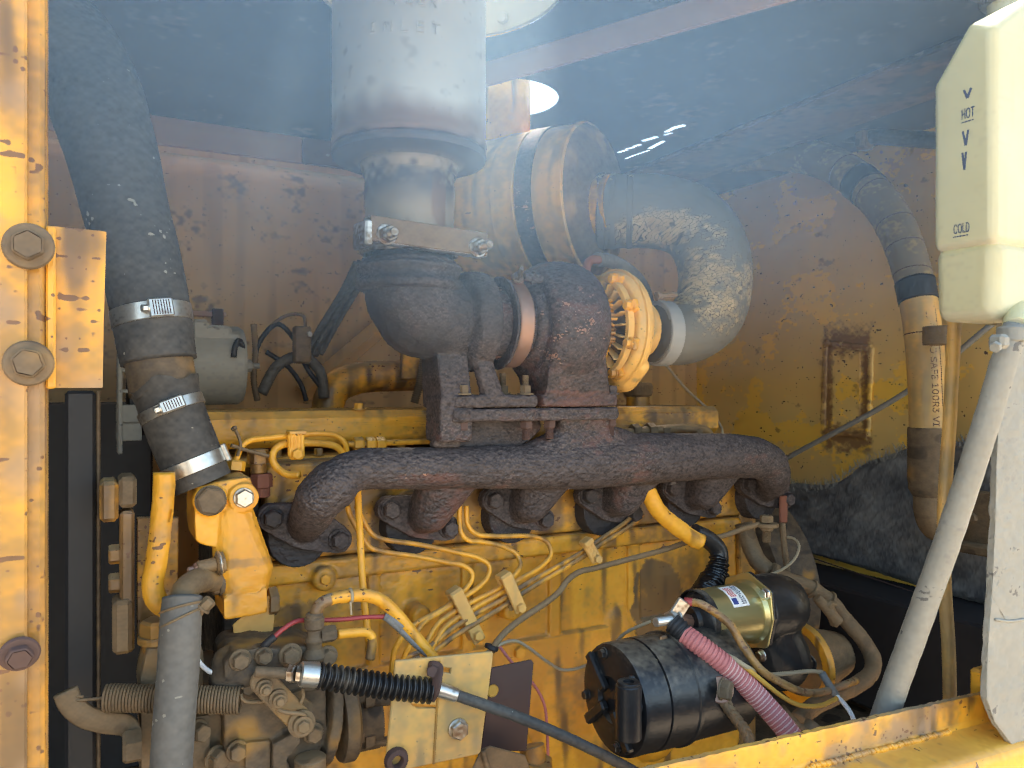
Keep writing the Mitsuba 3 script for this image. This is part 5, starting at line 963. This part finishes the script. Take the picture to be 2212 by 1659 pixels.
YO = .985; s0 = PY(1500, 1340, YO); RO = .047; 
def sx(px): return PY(px, 1330, YO - .040)[0] - s0[0]
x_a, x_b, x_c, x_d = sx(1550), sx(1652), sx(1664), sx(1752)
part(st, 'solenoid_cap', lathe([(0, -.012), (.024, -.012), (.026, -.004), (RO - .008, .002), (RO - .002, .008), (RO, .014), (RO, x_a - .012), (RO + .002, x_a - .010), (RO + .002, x_a), (0, x_a)], s0, X_, 56), 'black', 40, (.25, 0), label='black terminal cap of the solenoid')
part(st, 'solenoid', lathe([(0, x_a), (RO + .0005, x_a), (RO + .0005, x_b - .006), (RO + .006, x_b), (0, x_b)], s0, X_, 64), 'gold', 40, label='gold coloured solenoid can')
trp = [(-.052, .045), (.0, .066), (.052, .045), (.058, .0), (.045, -.050), (.0, -.062), (-.045, -.050), (-.058, .0)]
part(st, 'mounting_flange', poly_plate(round_poly(trp, .008), s0 + X_ * x_b, [0, -1, 0], Z_, .004, .001), 'gold', False)
part(st, 'gasket', poly_plate(round_poly(np.array(trp) * 1.0, .008), s0 + X_ * (x_b + .0042), [0, -1, 0], Z_, .006, .001), 'black', False, (.1, 0))
part(st, 'rear_housing', cast(lathe([(0, x_c - .006), (RO + .010, x_c - .006), (RO + .010, x_c + .05), (RO + .004, x_d - .02), (RO - .006, x_d), (0, x_d)], s0, X_, 56), m3.Manifold.batch_hull([msph(s0 + X_ * (x_c + .03) - Z_ * .02, .045), msph(s0 + X_ * (x_c + .06) - Z_ * .09, .055)]), e=.007, it=6, amp=.0005, freq=40), 'black', True, (.14, 0))
for a, b in ((1633, 1286), (1646, 1416), (1690, 1305)):
    p = PY(a, b, YO - (.044 if b < 1300 else .035)); p[0] = s0[0] + x_b - .001; 
    if a < 1680: part(st, 'flange_bolt', hexbolt(p, -X_, .014, .007, (.010, .002)), 'chrome', False)
# sticker on the solenoid: white panel, wavy stripes and lettering wrapped on the can
def on_can(g, x0, a0, lift, rot=0.0):
    v = g.vertices; c_, s_ = math.cos(rot), math.sin(rot); X2, Y2 = v[:, 0] * c_ - v[:, 1] * s_, v[:, 0] * s_ + v[:, 1] * c_
    r = RO + .0009 + lift + v[:, 2]; a = a0 - Y2 / RO
    return tm(np.stack([s0[0] + x0 + X2, s0[1] - r * np.sin(math.pi / 2 - a + 0) * 1.0, s0[2] + r * np.cos(math.pi / 2 - a)], 1), g.faces)
def flat_grid(w, h, n=12, d=.0004):
    g = trimesh.creation.box([w, h, d]).subdivide().subdivide().subdivide(); return g
# around angle a: 0 faces the camera side (-Y), pi/2 is the top
def wrap(g, x0, a0, lift): 
    v = g.vertices; r = RO + .0006 + lift + v[:, 2]; a = a0 + v[:, 1] / RO
    return tm(np.stack([s0[0] + x0 + v[:, 0], s0[1] - r * np.cos(a), s0[2] + r * np.sin(a)], 1), g.faces)
xs_ = (x_a + x_b) / 2; a_s = 1.02
part(st, 'sticker', wrap(flat_grid(.034, .046), xs_, a_s, 0), 'white', False, label='white sticker with red stripes and blue field, reading Made in USA, SEAL TESTED')
for k in range(3):
    g = flat_grid(.0022, .022); v = g.vertices.copy(); v[:, 0] += .0012 * np.sin(v[:, 1] * 420) ; part(st, 'sticker_stripe', wrap(tm(v + [-.011 + .0045 * k, .006, 0], g.faces), xs_, a_s, .0003), 'flag_red', False)
g = flat_grid(.010, .011); part(st, 'sticker_field', wrap(tm(g.vertices + [-.009, -.013, 0], g.faces), xs_, a_s, .0004), 'flag_blue', False)
for txt, dx, h in (('Made in USA', .0105, .0046), ('SEAL TESTED', .0155, .0034)):
    g = meshkit.text_mesh(txt, h, .0003); v = g.vertices; w_ = v[:, 0].max(); sc_ = .040 / w_ ; v2 = np.stack([dx - v[:, 1] - .003, (v[:, 0] - w_ / 2) * sc_, v[:, 2] + .0002], 1)
    part(st, 'sticker_text', wrap(tm(np.stack([v2[:, 0], v2[:, 1], v2[:, 2]], 1), g.faces), xs_, a_s, .0003), 'ink', False)
# terminals
tq = [PY(1408, 1345, YO - .045), PY(1458, 1338, YO - .030)]; d = (tq[1] - tq[0]) / np.linalg.norm(tq[1] - tq[0]); L_ = np.linalg.norm(tq[1] - tq[0])
part(st, 'terminal_stud', hexbolt(tq[1], -d, .026, .010, (.016, .003), L_ * .62, .0072), 'steel', False, (.35, 0)); part(st, 'terminal_post', cyl(tq[1] - d * .004, s0 - X_ * .01, .011), 'copper', 40)
part(st, 'terminal_lug', rbox(PY(1468, 1315, YO - .035), [.022, .007, .030], .002, frame([.5, -.2, .8])), 'steel', False, (.4, 0))
part(st, 'bus_strap', slabY([(1428, 1376), (1440, 1372), (1458, 1402), (1440, 1428), (1424, 1402)], YO - .045, .004, .001), 'steel', False, (.75, 0)); part(st, 'strap_bolt', hexbolt(PY(1432, 1402, YO - .046), [-.4, -1, .1], .016, .008, (.011, .002)), 'chrome', False)
part(st, 'small_stud', cyl(PY(1470, 1404, YO - .03), PY(1488, 1401, YO - .03), .004), 'chrome', 40); part(st, 'small_stud_nut', hexbolt(PY(1486, 1401, YO - .03), [1, 0, 0], .014, .008), 'steel', False, (.4, 0))
nz0 = PY(1752, 1425, 1.06); part(st, 'nose_housing', cast(cyl(nz0 - X_ * .03, nz0 + X_ * .075, .068, .042), lathe([(0, 0), (.071, 0), (.073, .004), (.073, .012), (0, .012)], nz0 - X_ * .036, X_, 48), e=.008, it=6, amp=.001, freq=50), 'dusty', True, (.72, .25), label='dusty grey drive nose with yellow paint remains')
part(st, 'nose_edge', ring(nz0 - X_ * .030, X_, .060, .0755, .016, 56), 'yellow', 40, (.2, .2))
for a, b in ((1702, 1410), (1745, 1432)): part(st, 'nose_bolt', hexbolt(PY(a, b, 1.0), [-1, -.3, 0], .024, .012, (.017, .003)), 'black', False, (.3, 0))
# red split conduit on the battery cable
rc2 = thing('battery_cable', 'ribbed dusty red conduit slanting from the starter terminal down to the sill', 'conduit')
cq = curve([PY(1478, 1372, YO - .055), PY(1510, 1394, YO - .075), PY(1544, 1420, YO - .09), PY(1590, 1458, YO - .105), PY(1632, 1500, YO - .12), PY(1670, 1542, YO - .14), PY(1706, 1586, YO - .16), PY(1745, 1645, YO - .18)], .0009); k = np.arange(len(cq)); per = .0062 / .0009
ph = (k / per) % 1; rr = np.where(ph < .62, .0165, .0148)
part(rc2, 'conduit', sweep(cq, rr, 28), 'pink', 35); dd = []
n_r = int(len(cq) / per)
for j in range(int(n_r * .30), n_r):
    kk = int((j + .81) * per)
    if kk < len(cq) - 2: dd.append(ring(cq[kk], cq[kk + 1] - cq[kk - 1], .0135, .0162, .0022 , 28, .0006))
kk_ = part(rc2, 'dusty_grooves', join(*dd), 'pinkdust', False); labels[kk_] = {'label': 'pale dust in the grooves of the conduit', 'kind': 'stuff'}
c3 = curve([PY(1452, 1345, YO - .038), PY(1466, 1357, YO - .047), PY(1484, 1376, YO - .058)], .0009); part(rc2, 'dark_sleeve', sweep(c3, np.where((np.arange(len(c3)) / per) % 1 < .6, .0158, .0140), 28), 'charcoal', 35)
wo = thing('starter_cable', 'black cable with worn orange paint looping across the solenoid', 'cable')
part(wo, 'cable', bumpy(pipe([PY(1484, 1300, YO - .035), PY(1510, 1303, YO - .05), PY(1534, 1316, YO - .06), PY(1578, 1351, YO - .078), PY(1604, 1394, YO - .095), PY(1643, 1446, YO - .115), PY(1690, 1476, YO - .118), PY(1728, 1493, YO - .11), PY(1770, 1496, YO - .09), PY(1850, 1470, YO - .06)], .0062, .003, 16), .0006, 200), 'yellow', True, lambda v: np.stack([np.full(len(v), .75), .92 - .25 * meshkit.noise(v * [40, 40, 40], 5)], 1)); part(wo, 'red_end', pipe([PY(1478, 1299, YO - .033), PY(1496, 1301, YO - .042)], .0066), 'red', True)
w2 = thing('sense_wire', 'grey-brown wire from the solenoid to the joint of the white wire', 'wire'); part(w2, 'wire', pipe([PY(1552, 1410, YO - .075), PY(1580, 1420, YO - .10), PY(1612, 1440, YO - .118), PY(1650, 1457, YO - .075), PY(1700, 1455, YO - .07), PY(1750, 1450, YO - .068), PY(1776, 1452, YO - .068)], .0036), 'tan', True)
w3 = thing('sense_wire', 'orange-brown wire drooping lowest below the starter cable', 'wire'); part(w3, 'wire', pipe([PY(1606, 1437, YO - .115), PY(1643, 1468, YO - .125), PY(1690, 1505, YO - .125), PY(1726, 1523, YO - .125), PY(1766, 1525, YO - .125), PY(1795, 1515, YO - .11), PY(1808, 1508, YO - .11)], .0036), 'ochre', True)
ww = thing('joint_wire', 'white wire with a grey butt connector curving down to the sill', 'wire'); part(ww, 'connector', pipe([PY(1775, 1453, YO - .07), PY(1790, 1478, YO - .08), PY(1808, 1504, YO - .09)], .0062), 'greyhose', True); part(ww, 'wire', pipe([PY(1806, 1502, YO - .09), PY(1825, 1522, YO - .11), PY(1840, 1545, YO - .13), PY(1848, 1575, YO - .15)], .0038), 'white', True)
gs_ = thing('ground_strap', 'dusty grey braided ground strap hanging from the starter body', 'strap')
gq = curve([PY(1556, 1492, YZ - .078), PY(1572, 1526, YZ - .085), PY(1592, 1554, YZ - .085), PY(1612, 1582, YZ - .09), PY(1624, 1625, YZ - .10), PY(1628, 1680, YZ - .11)], .003)
for k in range(5):
    ph_ = np.arange(len(gq)) * .35 + k * 2 * math.pi / 5; part(gs_, 'strand', sweep(gq + np.stack([.0062 * np.cos(ph_), .0022 * np.sin(2 * ph_), .002 * np.sin(ph_)], 1), .0042, 8), 'dusty', True, (.68, 0))
part(gs_, 'lug', cyl(PY(1556, 1490, YZ - .076), PY(1556, 1490, YZ - .082), .019), 'copper', 40); part(gs_, 'bolt', hexbolt(PY(1558, 1488, YZ - .083), [.5, -1, 0], .026, .012, (.016, .003)), 'dusty', False, (.3, .2))
# wiring harness at the right
hn = thing('wiring_harness', 'thick dusty grey wiring harness looping round the starter nose', 'wiring harness')
yh = 1.10
part(hn, 'upper_tube', bumpy(pipe([PY(1606, 1130, yh + .08), PY(1618, 1170, yh + .07), PY(1636, 1210, yh + .05), PY(1662, 1236, yh + .03)], .0175, .005, 24), .001, 60), 'dusty', True, (.62, 0)); part(hn, 'coupling', ring(PY(1668, 1240, yh + .02), [.8, -.4, -.5], .012, .0225, .014, 36, .003), 'dusty', 40, (.72, 0))
part(hn, 'loom', bumpy(pipe([PY(1664, 1236, yh + .02), PY(1700, 1250, yh), PY(1750, 1270, yh - .02), PY(1795, 1300, yh - .04), PY(1828, 1340, yh - .06), PY(1862, 1380, yh - .08), PY(1885, 1420, yh - .10), PY(1882, 1452, yh - .12), PY(1850, 1480, yh - .14), PY(1800, 1505, yh - .16), PY(1745, 1535, yh - .17), PY(1722, 1560, yh - .18)], .0145, .005, 24), .0022, 45, 4), 'dusty', True, (.66, 0))
for a, b, yy, ax_ in ((1752, 1272, yh - .02, [.8, -.3, -.5]), (1790, 1297, yh - .038, [.7, -.3, -.6])): part(hn, 'tie', ring(PY(a, b, yy), ax_, .014, .0195, .005, 28), 'dusty', 40, (.75, 0))
part(hn, 'connector', rbox(PY(1796, 1325, yh - .08), [.018, .018, .055], .004, frame([.5, 0, -.9])), 'dusty', False, (.68, 0)); part(hn, 'connector', cyl(PY(1764, 1290, yh - .07), PY(1812, 1345, yh - .09), .009, .0105), 'dusty', 40, (.7, 0)); part(hn, 'connector_wire', pipe([PY(1760, 1282, yh - .06), PY(1780, 1300, yh - .075), PY(1804, 1306, yh - .08)], .005), 'dusty', True, (.7, 0))
part(hn, 'end_hook', sweep(curve([PY(1692, 1530, yh - .22), PY(1718, 1560, yh - .23), PY(1742, 1578, yh - .235), PY(1758, 1560, yh - .235)], .003), .012, 12, flat=(.4, 1)), 'dusty', True, (.62, 0)); part(hn, 'rear_strand', pipe([PY(1815, 1262, 1.42), PY(1850, 1275, 1.42), PY(1900, 1300, 1.42), PY(1935, 1320, 1.42)], .016), 'dusty', True, (.35, 0))
solo('loop_wire', 'thin grey wire curling in a loop above the harness', 'wire', pipe([PY(1608, 1252, 1.10), PY(1640, 1247, 1.09), PY(1690, 1230, 1.08), PY(1718, 1205, 1.08), PY(1726, 1178, 1.09), PY(1714, 1163, 1.11), PY(1690, 1160, 1.14)], .0026), 'tan', True)
# frame rail under the harness so that the bay is closed below the mat
solo('frame_rail', 'dark frame rail below the insulation mat', 'frame rail', rbox([1.66, 1.25, -.60], [.18, 1.3, .26], .006), 'charcoal', False)
solo('control_rod', 'thin grey rod slanting across the right wall behind the yellow hose', 'rod', pipe([PX(1640, 1030, 1.52), PX(1700, 990, 1.53), PX(1965, 842, 1.58), PX(2145, 698, 1.62)], .0062, .02, 12), 'greyhose', True)
# right hand hydraulic hose
hh = thing('hydraulic_hose', 'large yellow-brown hydraulic hose arching down the right wall', 'hose')
hp_ = [PX(1570, 338, 1.60), PX(1640, 334, 1.60), PX(1710, 334, 1.60), PX(1790, 352, 1.58), PX(1862, 398, 1.56), PX(1915, 455, 1.54), PX(1952, 530, 1.52), PX(1980, 630, 1.50), PX(1996, 740, 1.49), PX(2003, 850, 1.48), PX(2005, 930, 1.48)]
hq = curve(hp_, .005); s_ = np.linspace(0, 1, len(hq)); rr = np.interp(s_, [0, .25, .5, .8, 1], [.043, .043, .041, .0355, .0345])
zt_ = PX(1925, 455, 1.54)[2]; zy = PX(1995, 770, 1.49)[2]
ks = int(.76 * len(hq)); part(hh, 'hose', sweep(hq[:ks + 1], rr[:ks + 1], 44), 'tan_rubber', True, (.5, .05), label='dusty tan upper length of the hose')
part(hh, 'painted_end', sweep(hq[ks:], rr[ks:] + .0002, 44), 'faded_yellow', True, (.52, .08), label='worn yellow painted lower end of the hose')
for tz in (.40, .455, .505, .60, .655, .71, .765, .83):
    k = int(tz * len(hq)); part(hh, 'wrap_seam', ring(hq[k], hq[k + 2] - hq[k - 2] + np.array([0, .1, .1]) * np.linalg.norm(hq[k + 2] - hq[k - 2]), rr[k] - .001, rr[k] + .0008, .0022, 44, .0003), 'darkrust', 40)
k = int(.465 * len(hq)); part(hh, 'tape_band', sweep(hq[k - 5:k + 6], rr[k - 5:k + 6] + .0022, 44), 'charcoal', True, label='dark tape band'); k = int(.745 * len(hq)); part(hh, 'tape_band', bumpy(sweep(hq[k - 4:k + 6], rr[k - 4:k + 6] + .002, 44), .0015, 90), 'charcoal', True, label='ragged dark tape band')
part(hh, 'seam', pipe([hq[k] + (-FWD * math.cos(.35) + RGT * math.sin(.35)) * (rr[k] + .0003) for k in range(int(.40 * len(hq)), len(hq) - 4, 8)], .0009, .006, 6), 'darkrust', True)
tx_ = meshkit.text_mesh('LLY PROD SAFE 100R3 VI', .0125, .0006); v = tx_.vertices; w_ = v[:, 0].max(); k0 = int(.785 * len(hq)); k1 = len(hq) - 3; tt = v[:, 0] / w_ * (k1 - k0) + k0; lo_ = tt.astype(int); fr_ = (tt - lo_)[:, None]; cen = hq[lo_] * (1 - fr_) + hq[np.minimum(lo_ + 1, len(hq) - 1)] * fr_; ra_ = rr[lo_]
ang = -.06 - (v[:, 1] - .006) / .036 * -1.0; part(hh, 'lettering', tm(cen + (ra_ + .0002 + v[:, 2])[:, None] * (-FWD * np.cos(ang)[:, None] + RGT * np.sin(ang)[:, None]), tx_.faces), 'darkrust', False, label='dark worn lettering running down the hose')
e0 = hq[-1]; part(hh, 'sleeve', lathe([(0, .008), (.0375, .006), (.038, 0), (.0378, -.10), (.0365, -.105), (.036, -.118), (.028, -.132), (0, -.132)], e0, Z_, 44), 'dusty', 40, (.32, .05), label='rust-brown crimped steel sleeve')
part(hh, 'end_elbow', pipe([e0 - Z_ * .12, e0 - Z_ * .16, e0 - Z_ * .19 + np.array([.015, 0, 0]), e0 - Z_ * .21 + np.array([.06, 0, 0])], .0265, .005, 28), 'dusty', True, (.6, .05)); part(hh, 'cuff', cyl(hq[0] - (hq[3] - hq[0]) * 2, hq[4], .048), 'rubber', 40, (.3, 0))
part(hh, 'band_clamp', cyl(PX(2030, 705, 1.44), PX(2030, 745, 1.44), .030), 'dusty', 40, (.6, 0))
up2 = thing('upper_pipe', 'dark pipe along the top of the right wall with a rough clamp', 'pipe'); part(up2, 'pipe', pipe([PX(1790, 290, 1.66), PX(1900, 296, 1.64), PX(2060, 306, 1.60), PX(2200, 318, 1.58)], .018, .01, 20), 'rubber', True, (.25, .1)); part(up2, 'clamp', rbox(PX(1868, 296, 1.635), [.04, .03, .062], .006), 'dusty', False, (.45, .1))
# yellow conduit and grey drain hose
yr = thing('drain_pipe', 'straight worn yellow pipe standing left of the grey drain hose', 'pipe')
part(yr, 'pipe', pipe([PY(2064, 640, .80), PY(2062, 700, .80), PY(2052, 900, .80), PY(2040, 1100, .80), PY(2040, 1250, .80), PY(2049, 1400, .80), PY(2053, 1560, .80)], .0104, .006, 20), 'faded_yellow', True, lambda v: np.stack([np.where(v[:, 2] < -.22, .75, .50), np.where(v[:, 2] < -.20, .3, .1)], 1))
dr_ = thing('tank_hose', 'light grey cloth-wrapped hose slanting from the tank outlet down behind the sill', 'hose')
dq = curve([PY(2196, 705, .595), PY(2174, 765, .60), PY(2128, 920, .62), PY(2060, 1130, .66), PY(1985, 1340, .705), PY(1915, 1535, .745), PY(1880, 1650, .75)], .004); part(dr_, 'hose', bumpy(sweep(dq, np.linspace(.0155, .0185, len(dq)), 32), .0008, 60, 5), 'pillar_paint', True, (.4, 0))
tc = thing('tank_clamp', 'dusty pale worm clamp on the tank outlet', 'hose clamp'); dd_ = dq[4] - dq[0]; part(tc, 'band', ring(dq[3], [.05, 0, 1], .014, .0195, .020, 40, .002), 'pillar_paint', 40, (.4, 0)); part(tc, 'housing', rbox(PY(2158, 738, .585), [.018, .02, .018], .005), 'pillar_paint', False); part(tc, 'screw', hexbolt(PY(2152, 748, .578), [-1, -.3, -.3], .012, .008), 'pillar_paint', False)
part(tc, 'outlet', cyl(PY(2200, 672, .625), PY(2196, 712, .597), .017), 'tank_plastic', 40)
# expansion tank: left side towards us carries the level marks
tk = thing('expansion_tank', 'yellowed white plastic coolant tank marked HOT and COLD at the upper right', 'coolant tank')
xk = 1.042
def tz(py, px=2140): return PX(px, py, xk)[2]
y0, y1 = .615, .702; r_ = .016
zbm, zsh, ztp = PX(2020, 700, xk)[2] + .0, PX(2030, 168, xk)[2], PX(2140, 40, xk)[2]
zgr = PX(2015, 543, xk)[2]
up_b = m3.Manifold.batch_hull([msph([x, y, z], .012, 28) for x in (xk + .012, xk + .34) for y, z in ((y0 + .012, zgr + .010), (y1 - .012, zgr + .010), (y1 - .012, zsh - .012), (y0 + .012, ztp - .016), (y0 + .03, ztp - .004))] + [msph(PY(2235, 4, .64), .012, 28), msph([xk + .34, .64, PY(2235, 4, .64)[2]], .012, 28)])
lo_b = m3.Manifold.batch_hull([msph([x, y, z], .018, 28) for x in (xk + .0215, xk + .34) for y, z in ((y0 + .019, zbm + .018), (y1 - .0185, zbm + .02), (y1 - .0165, zgr - .012), (y0 + .019, zgr - .012))])
tkm = cast(up_b, lo_b, e=.005, it=4, amp=.0006, freq=22, seed=40)
part(tk, 'body', tkm, 'tank_plastic', True)
nk = PY(2175, 60, .69); part(tk, 'neck', cyl(nk - Z_ * .06, nk + Z_ * .045, .026), 'tank_plastic', 40); part(tk, 'cap', lathe([(0, 0), (.034, 0), (.036, .004), (.036, .02), (0, .024)], nk + Z_ * .035, Z_, 40), 'greyhose', 40)
def on_tank(txt, h, px, py, sx_=1.0):
    g = meshkit.text_mesh(txt, h, .0012); v = g.vertices; p = PX(px, py, xk); w_ = v[:, 0].max()
    return tm(np.stack([np.full(len(v), xk + .0002) - v[:, 2], p[1] - (v[:, 0] - w_ / 2) * sx_, p[2] + v[:, 1] - h / 2], 1), g.faces[:, ::-1] if False else g.faces)
part(tk, 'lettering', on_tank('HOT', .0135, 2091, 244, .46), 'ink', False, label='dark word HOT'); part(tk, 'underline', rbox(PX(2090, 262, xk) - X_ * .0003, [.0012, .0165, .0014], .0002), 'ink', False)
part(tk, 'lettering', on_tank('COLD', .0130, 2077, 493, .46), 'ink', False, label='dark word COLD'); part(tk, 'underline', rbox(PX(2075, 510, xk) - X_ * .0003, [.0012, .021, .0014], .0002), 'ink', False)
for a, b, w_, h_ in ((2090, 202, .010, .012), (2086, 298, .008, .020), (2083, 348, .005, .024)):
    p = PX(a, b, xk); part(tk, 'level_mark', bumpy(join(*[sweep(np.array([p + [-.0002, s * w_ * .5, h_ * .5], p + [-.0002, 0, -h_ * .5]]), .0017, 6, flat=(.3, 1), up=[1, 0, 0]) for s in (-1, 1)]), .0012, 400), 'ink', False, label='smudged arrow mark')
